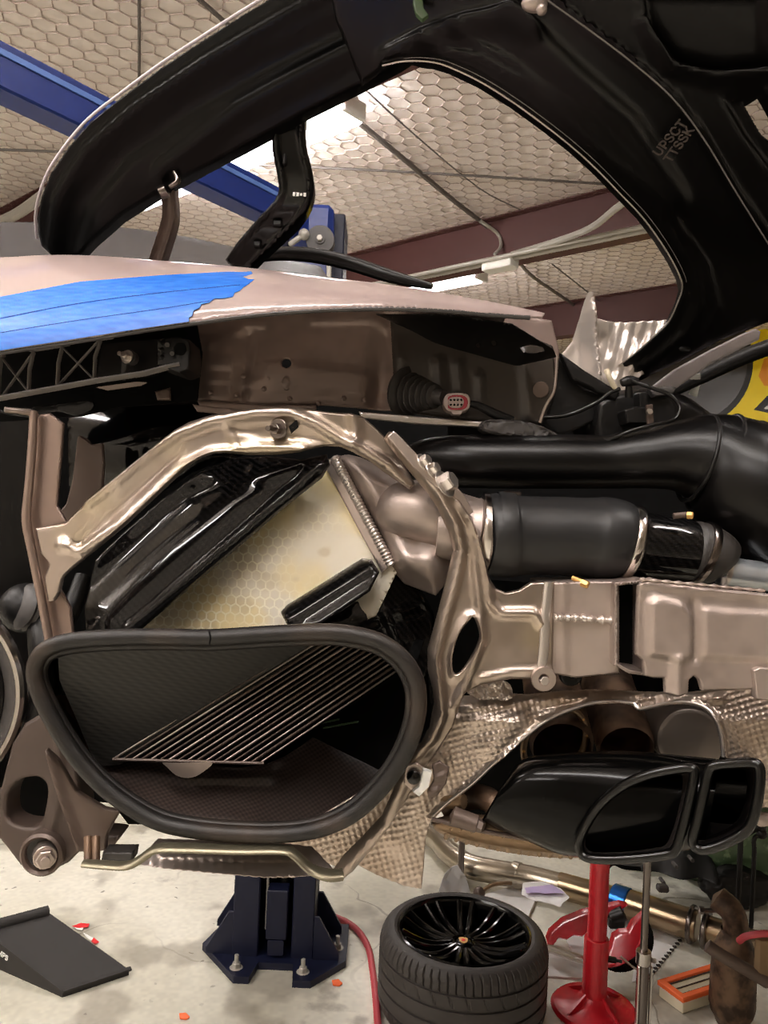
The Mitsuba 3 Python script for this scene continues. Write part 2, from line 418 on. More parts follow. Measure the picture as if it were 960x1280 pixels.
def loft(loops, cap0=False, cap1=False):
    L = [np.asarray(l, float) for l in loops]; k = len(L[0]); n = len(L)
    v = np.vstack(L); i = np.arange(n - 1)[:, None]; j = np.arange(k)[None]
    q = lambda ii, jj: ii * k + jj % k
    f = [np.stack([q(i, j), q(i, j + 1), q(i + 1, j + 1)], -1).reshape(-1, 3), np.stack([q(i, j), q(i + 1, j + 1), q(i + 1, j)], -1).reshape(-1, 3)]
    kk = np.arange(k)
    if cap0: v = np.vstack([v, L[0].mean(0)]); f.append(np.stack([(kk + 1) % k, kk, kk * 0 + len(v) - 1], 1))
    if cap1: v = np.vstack([v, L[-1].mean(0)]); f.append(np.stack([(n - 1) * k + kk, (n - 1) * k + (kk + 1) % k, kk * 0 + len(v) - 1], 1))
    return trimesh.Trimesh(v, np.vstack(f), process=False)
def ball(c, r, s=(1, 1, 1), sub=2):
    m = trimesh.creation.icosphere(sub, r); return trimesh.Trimesh(np.asarray(m.vertices) * s + np.asarray(c), m.faces, process=False)
def bolt(c, axis, r, h, washer=0.0, stud=0.0):
    axis = np.asarray(axis, float); axis /= np.linalg.norm(axis); c = np.asarray(c, float)
    ms = [lathe(c, axis, [(0, 0), (r, 0), (r, h * .85), (r * .85, h), (0, h)], 6)]
    if washer: ms.append(cyl(c - axis * 0.0008, c + axis * 0.0012, washer, 28))
    if stud: ms.append(cyl(c + axis * h, c + axis * (h + stud), r * .5, 14))
    return cat(*ms)
TOCAM = np.array([0, -1.0, 0])

# ================================================================== the room
U0, U1, V0, V1 = -13.0, 9.0, -6.0, 12.6
AX = (U, V, UP)
def room_box(u0, u1, v0, v1, z0, z1, bev=0.0): return box(B((u0 + u1) / 2, (v0 + v1) / 2, (z0 + z1) / 2), (u1 - u0, v1 - v0, z1 - z0), AX, bev)
def struct(key, mesh, m, **k):
    key = add(key, mesh, m, **k); labels.setdefault(key, {})['kind'] = 'structure'; return key
struct('floor', room_box(U0, U1, V0, V1, -0.1, 0), 'floor_mat', smooth=False)
struct('ceiling', room_box(U0, U1, V0, V1, CEIL, CEIL + 0.1), 'ceiling_mat', smooth=False)
struct('wall_far', room_box(U0, U1, V1, V1 + 0.1, 0, CEIL), 'wall_mat', smooth=False)
struct('wall_back', room_box(U0, U1, V0 - 0.1, V0, 0, CEIL), 'wall_mat', smooth=False)
struct('wall_left', room_box(U0 - 0.1, U0, V0, V1, 0, CEIL), 'wall_mat', smooth=False)
struct('wall_right', room_box(U1, U1 + 0.1, V0, V1, 0, CEIL), 'wall_mat', smooth=False)

# hexagonal wire netting that holds the insulation up
def netting():
    s = 0.150; rw = 0.0042; segs = []
    hx, hy = s, s * 0.866
    R = s / math.sqrt(3)
    nu, nv = int(19 / hx), int(12.6 / hy)
    for j in range(nv):
        for i in range(nu):
            u = U0 + 0.1 + (i + 0.5 * (j % 2)) * hx; v = V1 - 0.1 - j * hy
            c = [(u + R * math.cos(math.radians(a)), v + R * math.sin(math.radians(a))) for a in (90, 30, -30, -90)]
            segs += [(c[0], c[1]), (c[1], c[2]), (c[2], c[3])]
    s = np.array(segs); s = s + rng.normal(0, 0.003, (len(s), 1, 1))
    a, b = s[:, 0], s[:, 1]; d = (b - a) / np.linalg.norm(b - a, axis=1, keepdims=True); nrm = np.stack([-d[:, 1], d[:, 0]], 1)
    z = CEIL - 0.006
    def pt(q, dn, dz): return q[:, :1] * U + q[:, 1:2] * V + (nrm[:, :1] * U + nrm[:, 1:2] * V) * dn + np.array([0, 0, z + dz])
    vs = [pt(a, -rw, 0), pt(a, rw, 0), pt(a, 0, -rw * 1.6), pt(b, -rw, 0), pt(b, rw, 0), pt(b, 0, -rw * 1.6)]
    v = np.stack(vs, 1).reshape(-1, 3); k = np.arange(len(a))[:, None, None] * 6
    f = np.array([[0, 2, 5], [0, 5, 3], [1, 4, 5], [1, 5, 2]])[None] + k
    return trimesh.Trimesh(v, f.reshape(-1, 3), process=False)
add('ceiling__wire_netting', netting(), 'wire_mat', smooth=False, kind='stuff', label='hexagonal wire netting')

# steel beams along U
for (px, py), (qx, qy), dep in (((30, 243), (8, 256), 0.30), ((600, 283), (700, 240), 0.46), ((757, 376), (850, 344), 0.46)):
    v = (uv_of(Z(px, py, CEIL))[1] + uv_of(Z(qx, qy, CEIL))[1]) / 2
    m = [room_box(U0, U1, v + .09, v + .11, CEIL - dep, CEIL), room_box(U0, U1, v, v + .2, CEIL - dep - .012, CEIL - dep), room_box(U0, U1, v, v + .2, CEIL - .012, CEIL)]
    add('ceiling__beam', cat(*m), 'beam_mat', smooth=False, label='dark red steel beam' )
BV1 = (uv_of(Z(600, 283, CEIL))[1] + uv_of(Z(700, 240, CEIL))[1]) / 2
# tie rods, seams and cables on the ceiling
def ceil_line(pts, r, m, key, z=CEIL - 0.05, label=None, n=4):
    w = np.array([Z(x, y, z if np.isscalar(z) else z[i]) for i, (x, y) in enumerate(pts)])
    if len(w) > 2: w = spl(w, n)
    add(key, wtube(w, r, 8), m, label=label)
ceil_line([(174, -60), (174, 82), (173, 140)], 0.010, 'dark_pipe', 'ceiling__tie_rod')
ceil_line([(236, -12), (275, 22), (330, 72)], 0.014, 'dark_pipe', 'ceiling__tie_rod')
ceil_line([(-30, 186), (85, 190), (200, 194)], 0.012, 'dark_pipe', 'ceiling__tie_rod')
ceil_line([(180, 200), (390, 209), (560, 218), (790, 232)], 0.012, 'dark_pipe', 'ceiling__tie_rod')
ceil_line([(440, 146), (500, 195), (560, 245), (600, 276)], 0.022, 'dark_pipe', 'ceiling__conduit', label='grey electrical conduit')
ceil_line([(600, 276), (622, 292), (626, 308), (618, 318)], 0.018, 'pipe_grey', 'ceiling__conduit', z=[4.79, 4.7, 4.55, 4.45])
ceil_line([(600, 276), (640, 316), (665, 345), (722, 385), (760, 420)], 0.020, 'dark_pipe', 'ceiling__conduit')
ceil_line([(452, 108), (520, 170), (600, 236), (650, 262)], 0.006, 'dark_pipe', 'ceiling__cable')
ceil_line([(690, 330), (760, 385)], 0.008, 'dark_pipe', 'ceiling__cable')
zb = CEIL - 0.46
for off, r in ((0.0, .030), (0.09, .022)):
    v = BV1 - 0.05 - off
    ends = [uv_of(Z(480, 360, zb))[0] - .2, uv_of(Z(830, 268, zb))[0] + .4]
    c = add('ceiling__pipe_run', wtube(np.array([B(ends[0], v, zb - .02), B(ends[1], v, zb - .02)]), r, 12), 'pipe_grey', label='grey pipe along the beam')
ceil_line([(640, 318), (700, 300), (740, 284), (768, 262), (790, 246)], 0.03, 'pipe_grey', 'ceiling__pipe_run', z=zb)
jb = Z(625, 330, zb - .05)
add('ceiling__junction_box', box(jb, (.34, .16, .12), AX, .01), 'white_paint', label='white junction box')
ceil_line([(560, 378), (640, 392), (700, 398)], 0.02, 'pipe_grey', 'ceiling__pipe_run')
ceil_line([(-20, 285), (20, 268), (60, 240)], 0.05, 'pipe_grey', 'ceiling__pipe_run', z=CEIL - .3)

# fluorescent strip lights
def strip_light(c, length, label=None, wide=.19):
    c = np.asarray(c, float)
    body = [box(c + UP * .075, (length + .06, .07, .05), AX, .008)] + [box(c + U * s * (length / 2 + .02) + UP * .015, (.04, .20, .12), AX, .006) for s in (-1, 1)]
    rods = [wtube(np.array([c + U * s * length * .35 + UP * .09, c + U * s * length * .35 + UP * (CEIL - c[2])]), .006, 6) for s in (-1, 1)]
    glow = box(c, (length, wide, .10), AX, .03)
    L = [LAMP * k for k in LAMP_COLOUR]
    if label:
        t = thing('strip_light', label, 'light')
        add(t + '__housing', body, 'white_paint'); add(t + '__diffuser', glow, 'white_print', smooth=False, emit=L)
        for r in rods: add(t + '__hanger', r, 'pipe_grey')
    else:       # the rest of the rows, outside the frame
        t = add('ceiling__strip_light', body + rods, 'white_paint'); add(t + '__diffuser', glow, 'white_print', smooth=False, emit=L)
a, b = Z(440, 138, 4.55), Z(176, 256, 4.55)
c1 = (a + b) / 2; len1 = abs(uv_of(a)[0] - uv_of(b)[0]); u1, v1 = uv_of(c1)
va = uv_of(a)[1]; ua1 = uv_of(a)[0]
strip_light(B(ua1 - max(len1, 2.4) / 2, va, 4.55), max(len1, 2.4), 'lit fluorescent strip light shining behind the raised wing', .27)  # diffuser widened so its shape takes in the glare around the lamp
la = Z(600, 346, 4.5); ua, vb = uv_of(la)
strip_light(B(ua - .62, vb, 4.5), 1.24, 'lit fluorescent strip light just above the pink fender')
for dv in (-2.4, -4.8, -7.2):
    for du in (-3.4, 0.2, 3.8):
        c = B(u1 + 1.8 + du, va + dv, 4.5)
        if c[1] < 2.4: strip_light(c, 2.4)

# banner on the far wall
def wall_pt(px, py, v=V1 - 0.03):
    r = P(px, py, 1.0) - EYE; return EYE + r * ((v - EYE @ V) / (r @ V))
def wall_poly(pts, proud, m, key, label=None, soft=None):
    w = np.array([wall_pt(*q) for q in pts]); uv = np.stack([w @ U, w[:, 2]], 1)
    pl = Polygon(uv).buffer(0)
    if pl.geom_type != 'Polygon': pl = max(pl.geoms, key=lambda g: g.area)
    # a banner lies flat on the wall: x runs along U, up is z
    mesh = prism(pl, V * (V1 - proud), UP, proud if proud < .004 else .004, U)
    return add(key, mesh, m, smooth=False, label=label)
bn = thing('banner', 'yellow and orange banner with a grey disc, right of the raised engine lid', 'banner')
wall_poly([(760, 380), (1120, 380), (1120, 700), (760, 700)], .010, 'yellow', bn + '__field')
disc = lambda r: [(858 + r * math.cos(t) * 1.0, 452 + r * math.sin(t)) for t in np.linspace(0, 2 * math.pi, 60)[:-1]]
wall_poly([(x, y) for x, y in disc(83)], .014, 'black_print', bn + '__disc_outline')
wall_poly([(x, y) for x, y in disc(76)], .018, 'grey_print', bn + '__grey_disc', label='grey disc')
wall_poly([(955, 448), (1100, 420), (1100, 480), (955, 482), (948, 470)], .014, 'orange_print', bn + '__orange_patch')
wall_poly([(942, 512), (975, 478), (1060, 470), (1060, 530), (1000, 525)], .014, 'black_print', bn + '__black_letter')
wall_poly([(954, 511), (985, 484), (1040, 480), (1040, 520)], .018, 'white_print', bn + '__white_letter')

# ================================================================== the lift
lf = thing('vehicle_lift', 'blue two post vehicle lift, its column rising behind the air duct', 'vehicle lift')
cb = Z(340, 1196, 0.03)
cx, cy = cb[0], cb[1] + .12
CH = 3.05
def lbox(x0, x1, y0, y1, z0, z1, bev=.004): return box((cx + (x0 + x1) / 2, cy + (y0 + y1) / 2, (z0 + z1) / 2), (x1 - x0, y1 - y0, z1 - z0), None, bev)
add(lf + '__column', [lbox(-.165, -.06, -.12, -.09, .02, CH), lbox(.075, .165, -.12, -.09, .02, CH), lbox(-.165, -.145, -.12, .13, .02, CH), lbox(.145, .165, -.12, .13, .02, CH), lbox(-.165, .165, .11, .13, .02, CH)], 'navy_paint', smooth=False)
add(lf + '__column_channel', [lbox(-.142, .142, .08, .105, .03, CH - .05)], 'matte_black')
add(lf + '__lifting_cable', wtube(np.array([[cx - .035, cy - .08, .12], [cx - .035, cy - .08, CH - .1]]), .005, 8), 'pipe_grey')
add(lf + '__lifting_screw', wtube(np.array([[cx + .03, cy - .02, .03], [cx + .03, cy - .02, CH - .1]]), .022, 14), 'black_plastic')
add(lf + '__guide_block', [lbox(-.03, .055, -.125, -.05, .10, .30), lbox(-.02, .045, -.128, -.124, .04, .1)], 'navy_paint')
pl = [(-.30, -.04), (-.13, -.26), (-.07, -.26), (-.05, -.16), (.09, -.16), (.10, -.27), (.17, -.27), (.30, -.12), (.30, .16), (-.24, .16)]
add(lf + '__base_plate', prism(pl, (cx, cy, 0.0), (0, 1, 0), .028, (1, 0, 0)), 'navy_paint', smooth=False)
for s in (-1, 1):
    g = [(0, .0), (.105, 0), (.105, .025), (.02, .17), (0, .17)]
    for yy in (-.11, .10):
        add(lf + '__gusset', prism(g, (cx + s * .165, cy + yy, .028), (0, 0, 1), .014, (s, 0, 0)), 'navy_paint', smooth=False)
for x, y in ((-.13, -.2), (.135, -.21), (.26, -.03), (-.22, .05)):
    add(lf + '__anchor_bolt', bolt((cx + x, cy + y, .028), UP, .017, .02, .026, .03), 'pipe_grey', smooth=20)
# cross beam from the column's head towards the other post
e0, e1 = np.array([cx + .05, cy, CH - .06]), None
q1 = Z(-40, 72, CH - .06); q0 = Z(392, 285, CH - .06)
dirv = (q1 - q0) / np.linalg.norm(q1 - q0)
q1 = q1 + dirv * 1.2
add(lf + '__cross_beam', bar(q0, q1, .10, .125, bev=.006), 'blue_paint', smooth=20)
sidev = np.cross(dirv, UP)
if sidev[1] > 0: sidev = -sidev
add(lf + '__cross_beam_trim', bar(q0 + sidev * .052 + UP * .03, q1 + sidev * .052 + UP * .03, .006, .016), 'blue_edge', smooth=False)
hd = q0
add(lf + '__head_bracket', [box(hd + np.array([0.0, 0, -.02]), (.17, .2, .17), None, .02), box(hd + np.array([0.0, 0, -.16]), (.15, .16, .26), None, .01)], 'blue_paint', smooth=20)
pc = Z(400, 299, CH - .09) + np.array([0, -.12, 0])
pc = P(400, 299, hd[1] - .14)
add(lf + '__pulley', lathe(pc + np.array([0, .05, 0]), TOCAM, [(0, 0), (.055, 0), (.055, .012), (.042, .02), (.042, .03), (.055, .038), (.055, .05), (.02, .052), (.02, .06), (0, .06)], 30), 'grey_black')
add(lf + '__pulley__axle_bolt', bolt(pc + np.array([0, -.01, 0]), TOCAM, .012, .012), 'pipe_grey')
pa, pb_ = P(362, 306, hd[1] - .16), P(380, 293, hd[1] - .15)
add(lf + '__latch_rod', [wtube(np.array([pa, pb_]), .011, 10), ball(pb_, .022)], 'pipe_grey')
add(lf + '__power_cable', wtube(spl(np.array([P(408, 300, hd[1] - .1), P(411, 318, hd[1] - .1), P(411, 360, hd[1] - .1)])), .01, 8), 'pipe_grey')

# ================================================================== things on the floor
# wheel ramp
A_, B_ = Z(78, 1247), Z(161, 1219)
C_ = Z(60, 1140, .125); D_ = C_ + (A_ - B_) * 1.0
Cf, Df = C_.copy(), D_.copy(); Cf[2] = Df[2] = 0
h0 = .022
rp = thing('wheel_ramp', 'black plastic wheel ramp lying on the concrete floor at left', 'wheel ramp')
low = lambda q: q + UP * h0
v = np.array([A_, B_, Cf, Df, low(A_), low(B_), C_, D_])
f = [[0, 1, 5], [0, 5, 4], [1, 2, 6], [1, 6, 5], [2, 3, 7], [2, 7, 6], [3, 0, 4], [3, 4, 7], [4, 5, 6], [4, 6, 7], [0, 3, 2], [0, 2, 1]]
add(rp + '__wedge', trimesh.Trimesh(v, f, process=False), 'ramp_mat', smooth=False)
add(rp + '__stop_lip', wtube(np.array([C_ + UP * .004, D_ + UP * .004]), .022, 14), 'ramp_mat')
add(rp + '__front_lip', bar(low(A_) + UP * .002, low(B_) + UP * .002 + (B_ - A_) * .03, .02, .008), 'ramp_mat')
sd = (Df - A_); sd /= np.linalg.norm(sd)            # along the side that shows
nrm_ = np.cross(sd, UP); nrm_ = nrm_ if nrm_ @ (A_ - B_) > 0 else -nrm_
top_dir = (D_ - low(A_)); top_dir /= np.linalg.norm(top_dir)
tm = meshkit.text_mesh('RAMPS', .020, .0015, True)
td = -top_dir; tu = np.cross(nrm_, td); tu = tu if tu[2] > 0 else -tu
w_ = np.asarray(tm.vertices)
def px_of(q):
    r = q - EYE; return 480 + F * (r @ RIGHT) / (r @ FWD)
send = next(k * .005 for k in range(400) if px_of(low(A_) + top_dir * k * .005) < 13)
wide_ = float(w_[:, 0].max())
org = low(A_) + top_dir * (send + wide_) - tu * .042 + nrm_ * .0005
add(rp + '__lettering', trimesh.Trimesh(org + w_[:, :1] * td + w_[:, 1:2] * tu + w_[:, 2:] * nrm_, tm.faces, process=False), 'white_print', smooth=False, label='white capital letters on the side')

tp = thing('barrier_tape', 'scrap of red and white barrier tape beside the black ramp', 'tape')
def floor_poly(pts, z, t, m, key, label=None):
    w = np.array([Z(x, y, z) for x, y in pts]); pl = Polygon(w[:, :2]).buffer(0)
    return add(key, prism(pl, (0, 0, z), (0, 1, 0), t, (1, 0, 0)), m, smooth=False, label=label)
floor_poly([(90, 1158), (101, 1154), (112, 1155), (110, 1159), (98, 1160)], .006, .0015, 'red_plain', tp + '__red_band')
floor_poly([(92, 1158), (98, 1160), (104, 1160), (103, 1163), (96, 1162)], .0045, .0015, 'white_print', tp + '__white_band')
floor_poly([(104, 1166), (117, 1173), (115, 1177), (108, 1172)], .0045, .0015, 'white_print', tp + '__white_band')
floor_poly([(117, 1172), (124, 1178), (119, 1180), (114, 1177)], .006, .0015, 'red_plain', tp + '__red_band')
for x, y, lb in ((421, 1229, 'orange scrap on the floor near the blue lift column'), (230, 1271, 'orange scrap on the floor at the bottom edge of the picture')):
    o = num('orange_scrap')
    floor_poly([(x - 6, y - 3), (x + 2, y - 4), (x + 7, y + 1), (x + 3, y + 4), (x - 5, y + 3)], .002, .004, 'orange', o); tag(o, lb, 'scrap')

hp = [(396, 1142), (420, 1147), (444, 1160), (460, 1184), (466, 1215), (469, 1240), (471, 1262), (473, 1284), (480, 1310)]
o = add('air_hose', wtube(spl(np.array([Z(x, y, .014) for x, y in hp]), 8), .0135, 12), 'red_hose'); tag(o, 'red rubber air hose curling along the floor beside the wheel', 'hose')

# the loose wheel
wc = Z(580, 1160, .30); wc[2] = 0
wh = thing('alloy_wheel', 'loose car wheel lying flat on the floor, black alloy rim in a wide tyre', 'wheel')
RT, HT = .315, .302
def tyre():
    prof = [(.245, HT - .012), (.252, HT - .004), (.262, HT), (.275, HT - .001), (.288, HT - .006), (.300, HT - .016), (.308, HT - .030), (.3125, HT - .046)]
    zs = [HT - .060]
    groove = (.232, .178, .124, .070)
    for g in groove:
        zz = g
        prof += [(RT, zz + .010), (RT - .0005, zz + .0055), (RT - .007, zz + .004), (RT - .007, zz - .004), (RT - .0005, zz - .0055), (RT, zz - .010)]
    prof += [(.3125, .046), (.308, .030), (.300, .016), (.288, .006), (.275, .001), (.262, 0), (.245, .012)]
    pr = []
    for i in range(len(prof) - 1):      # finer rows on the shoulder, where the sipes run
        (r0, z0), (r1, z1) = prof[i], prof[i + 1]
        k = 2 if abs(z0 - z1) > .014 else 1
        for j in range(k): pr.append((r0 + (r1 - r0) * j / k, z0 + (z1 - z0) * j / k))
    pr.append(prof[-1])
    m = lathe(wc, UP, pr, 400, ref=(1, 0, 0))
    v = np.asarray(m.vertices).copy(); d = v - wc; ang = np.arctan2(d[:, 1], d[:, 0]); r = np.hypot(d[:, 0], d[:, 1]); z = d[:, 2]
    lean = (z - .15) * 1.2
    s = np.cos(66 * (ang + lean * 0.25))
    cut = np.where((s > .86) & (((z > .236) & (z < HT - .012)) | ((z < .066) & (z > .012))), .006, 0)
    s2 = np.cos(33 * (ang + lean * 1.3)); cut += np.where((s2 > .93) & (z > .184) & (z < .226), .0035, 0)
    v[:, :2] -= d[:, :2] / r[:, None] * cut[:, None]
    return trimesh.Trimesh(v, m.faces, process=False)
add(wh + '__tyre', tyre(), 'tyre_mat', smooth=25)
add(wh + '__rim', lathe(wc, UP, [(.247, HT - .014), (.250, HT - .004), (.243, HT - .001), (.236, HT - .008), (.232, HT - .02), (.226, HT - .075), (.222, .09), (.235, .03), (.247, .012)], 90), 'black_gloss')
add(wh + '__brake_side', lathe(wc, UP, [(0, .13), (.20, .13), (.222, .14)], 60), 'matte_black')
hubz = HT - .062
add(wh + '__hub', lathe(wc, UP, [(.062, .14), (.060, hubz - .02), (.050, hubz + .004), (.034, hubz + .012), (.031, hubz + .004), (0, hubz + .004)], 40), 'black_gloss')
add(wh + '__hub__centre_cap', lathe(wc, UP, [(.029, hubz + .002), (.028, hubz + .010), (.02, hubz + .013), (0, hubz + .0135)], 36), 'black_gloss')
sh = [(-.017, .016), (0, .021), (.017, .016), (.016, -.004), (.010, -.016), (0, -.022), (-.010, -.016), (-.016, -.004)]
add(wh + '__hub__crest', prism(sh, wc + UP * (hubz + .0125), (0, 1, 0), .0025, (1, 0, 0)), 'crest_gold', smooth=False, label='gold shield emblem with a red middle')
add(wh + '__hub__crest_field', prism([(-.006, .008), (.006, .008), (.006, -.004), (0, -.010), (-.006, -.004)], wc + UP * (hubz + .0146), (0, 1, 0), .0012, (1, 0, 0)), 'red_plain', smooth=False)
for k in range(10):
    a = math.radians(36 * k + 10); w = []
    for s in (-1, 1):
        pth = []
        for t in np.linspace(0, 1, 9):
            r = .045 + t * .190; off = s * (.012 + .015 * t ** 1.3)
            zz = hubz + .0 + .045 * t - .055 * math.sin(math.pi * t) * .35
            aa = a + off / max(r, .05)
            pth.append(wc + np.array([r * math.cos(aa), r * math.sin(aa), zz]))
        m = wtube(spl(np.array(pth), 3), .0125, 10, flat=None)
        w.append(m)
    add(wh + '__spoke', cat(*w), 'black_gloss')
for k in range(5):
    a = math.radians(72 * k + 28); q = wc + np.array([.044 * math.cos(a), .044 * math.sin(a), hubz - .008])
    add(wh + '__lug_bolt', cyl(q, q + UP * .012, .008, 12), 'chrome_dark')

# red pole stand
st = thing('pole_jack_stand', 'red pole jack stand with a round dished base', 'jack stand')
sb = Z(742, 1262); x, y = sb[0], sb[1]
add(st + '__base', lathe((x, y, 0), UP, [(0, .0), (.158, .0), (.160, .006), (.150, .016), (.115, .018), (.07, .034), (.048, .06), (0, .062)], 48), 'red_paint')
for k in range(4):
    a = math.radians(90 * k + 30); dvec = np.array([math.cos(a), math.sin(a), 0])
    add(st + '__rib', prism([(0, 0), (.10, 0), (.0, .06)], np.array([x, y, .017]) + dvec * .034 - np.cross(dvec, UP) * .004, UP, .008, dvec), 'red_paint', smooth=False)
add(st + '__outer_tube', lathe((x, y, 0), UP, [(.046, .05), (.046, .27), (.043, .275), (.036, .275)], 30), 'red_paint')
add(st + '__pole', cyl((x, y, .06), (x, y, .98), .036, 30), 'red_paint')
add(st + '__head', lathe((x, y, .98), UP, [(0, 0), (.05, 0), (.055, .02), (.05, .03), (0, .03)], 24), 'red_paint')
add(st + '__locking_bolt', bolt((x + .044, y - .01, .20), (1, -.3, 0), .011, .03, .015, .02), 'black_plastic')

# chromed pole
pp = P(805, 1180, 2.72); x, y = pp[0], pp[1]
po = thing('support_pole', 'slim chrome telescopic pole standing right of the red stand', 'pole')
add(po + '__inner_tube', cyl((x, y, .30), (x, y, 1.0), .0125, 20), 'chrome_dark')
add(po + '__outer_tube', cyl((x, y, .012), (x, y, .345), .0205, 20), 'chrome_dark')
add(po + '__clamp', [cyl((x, y, .33), (x, y, .375), .026, 20), bolt((x + .02, y - .01, .35), (1, -.4, 0), .008, .02)], 'chrome')
add(po + '__foot', [cyl((x, y, 0), (x, y, .016), .05, 24)] + [bar((x - .022, y - .02 + .04 * 0, .03), (x - .022, y - .02, .33), .006, .012), bar((x + .022, y - .02, .03), (x + .022, y - .02, .33), .006, .012)], 'chrome')

# long exhaust pipe lying on the floor
ex = thing('exhaust_pipe', 'long bent titanium exhaust pipe with a burnt blue band lying on the floor', 'exhaust pipe')
ezs = .085
epx = [(520, 1030), (545, 1048), (562, 1066), (586, 1082), (620, 1090), (660, 1097), (700, 1107)]
w1 = np.array([Z(px, py, ezs) for px, py in epx])
add(ex + '__front_pipe', wtube(spl(w1, 6), .058, 26), 'titanium')
def span(a, b, r, m, key, seg=30, lb=None): return add(key, cyl(Z(*a, ezs), Z(*b, ezs), r, seg), m, label=lb)
span((698, 1106), (770, 1126), .060, 'titanium_gold', ex + '__middle_pipe')
span((640, 1092), (650, 1095), .062, 'titanium', ex + '__collar')
span((766, 1124), (786, 1131), .072, 'burnt_blue', ex + '__blue_band', lb='burnt blue band')
span((784, 1130), (872, 1158), .066, 'titanium_gold', ex + '__rear_pipe')
span((880, 1160), (990, 1196), .058, 'titanium_gold', ex + '__rear_pipe')
for a, b in (((862, 1154), (868, 1156)), ((880, 1161), (886, 1163))):
    span(a, b, .082, 'chrome_dark', ex + '__clamp_ring')
q = Z(880, 1138, .2)
add(ex + '__clamp_bolt', [cyl(q, q + np.array([.10, -.03, .02]), .009, 12), bolt(q, (-1, .2, 0), .016, .02), ball(q + np.array([.10, -.03, .02]), .017)], 'chrome_dark')
cs = Z(872, 1172, .05)

# catalytic converter standing at right
cv = thing('catalytic_converter', 'brown rusty catalytic converter with a bent pipe standing at the right edge', 'catalytic converter')
cc = Z(914, 1278, 0); cc = cc + np.array([.0, .0, 0])
add(cv + '__can', lathe(cc, UP, [(0, 0), (.055, 0), (.062, .02), (.075, .04), (.082, .07), (.08, .2), (.076, .27), (.06, .31), (.05, .33), (.05, .345)], 40), 'rusty_steel')
e_ = [cc + np.array(k) for k in ((0, 0, .30), (0, 0, .37), (-.02, .0, .42), (-.06, .03, .45))]
add(cv + '__neck', wtube(spl(np.array(e_), 6), .045, 20), 'rusty_steel')
g_ = [P(884, 1182, cc[1] - .10), P(905, 1196, cc[1] - .12), P(930, 1210, cc[1] - .14), P(960, 1228, cc[1] - .16)]
add(cv + '__side_pipe', wtube(spl(np.array(g_), 6), .022, 16), 'brown_steel')
add(cv + '__flange', [box(P(966, 1200, cc[1] - .15), (.13, .03, .17), None, .012)], 'gold_steel', label='gold coloured flange plate')
h_ = [P(924, 1176, cc[1] - .12), P(934, 1170, cc[1] - .16), P(960, 1167, cc[1] - .18), P(1000, 1172, cc[1] - .18)]
add(cv + '__red_hose', wtube(spl(np.array(h_), 6), .012, 12), 'red_hose', label='red rubber hose')

# engine air filter
af = thing('air_filter', 'flat engine air filter with an orange frame and cream pleats on the floor', 'air filter')
fq = [Z(820, 1245), Z(853, 1270), Z(935, 1254)]
fa, fb = fq[1] - fq[0], fq[2] - fq[1]
fx = fa / np.linalg.norm(fa); fy = fb - fx * (fb @ fx); fy /= np.linalg.norm(fy)
la_, lb_ = np.linalg.norm(fa), fb @ fy
hgt = .055; o0 = fq[0]
fp = lambda u, v, z: o0 + fx * u + fy * v + UP * z
def fbar(u0, v0, u1, v1): return bar(fp(u0, v0, hgt), fp(u1, v1, hgt), .03, .02, bev=.004)
add(af + '__frame', [fbar(.0, .015, la_, .015), fbar(.0, lb_ - .015, la_, lb_ - .015), fbar(.015, 0, .015, lb_), fbar(la_ - .015, 0, la_ - .015, lb_)], 'orange', smooth=20)
pm = []
npl = 46
vv = []
for k in range(npl * 2 + 1):
    z = hgt if k % 2 == 0 else hgt - .03
    vpos = .02 + (lb_ - .04) * k / (npl * 2)
    vv += [fp(.02, vpos, z), fp(la_ - .02, vpos, z)]
ff = []
for k in range(npl * 2): ff += [[2 * k, 2 * k + 1, 2 * k + 3], [2 * k, 2 * k + 3, 2 * k + 2]]
add(af + '__pleats', trimesh.Trimesh(np.array(vv), ff, process=False), 'cream', smooth=False, label='cream paper pleats')
add(af + '__body', box((fp(la_ / 2, lb_ / 2, hgt * .42)), (la_ - .012, lb_ - .012, hgt * .8), (fx, fy, UP), .004), 'cream', smooth=False)
for k in range(3):
    upos = la_ * (k + 1) / 4
    add(af + '__glue_bead', bar(fp(upos, .02, hgt + .002), fp(upos, lb_ - .02, hgt + .002), .004, .004), 'brown_steel')

# broken tail lights
def shell_blob(pts, z0, z1, m, key, h=.06, label=None):
    """a curved lens: the outline on the floor, bulging up to h"""
    w = np.array([Z(x, y, z0) for x, y in pts])[:, :2]
    c = w.mean(0); loops = []
    for s, z in ((1.0, 0), (1.0, .012), (.93, .6 * h), (.75, .9 * h), (.45, h), (.1, h * 1.02)):
        loops.append(np.column_stack([c + (w - c) * s, np.full(len(w), z0 + z)]))
    return add(key, loft(loops, True, True), m, smooth=50, label=label)
tl = thing('tail_light', 'cracked red tail light lens lying left of the red stand', 'tail light')
l1 = [(684, 1177), (688, 1166), (704, 1150), (728, 1139), (752, 1133), (776, 1130), (786, 1133), (772, 1140), (760, 1143), (757, 1156), (748, 1158), (744, 1164), (733, 1163), (727, 1169), (716, 1168), (708, 1174), (698, 1173), (692, 1182), (686, 1184)]
bulge = lambda x, y: .02 * np.sin(np.clip((x - 684) / 100, 0, 1) * math.pi)
add(tl + '__lens', sheet(l1, dplane((684, 1180, 3.38), (780, 1132, 3.43), (745, 1164, 3.37)), .03, 3, r=3, rel=bulge), 'red_lens', smooth=40)
q = P(764, 1148, 3.42)
add(tl + '__bulb_holder', [cyl(q, q + np.array([.05, -.01, .03]), .03, 16), box(q + np.array([.02, 0, -.01]), (.07, .06, .05), None, .008)], 'black_plastic')
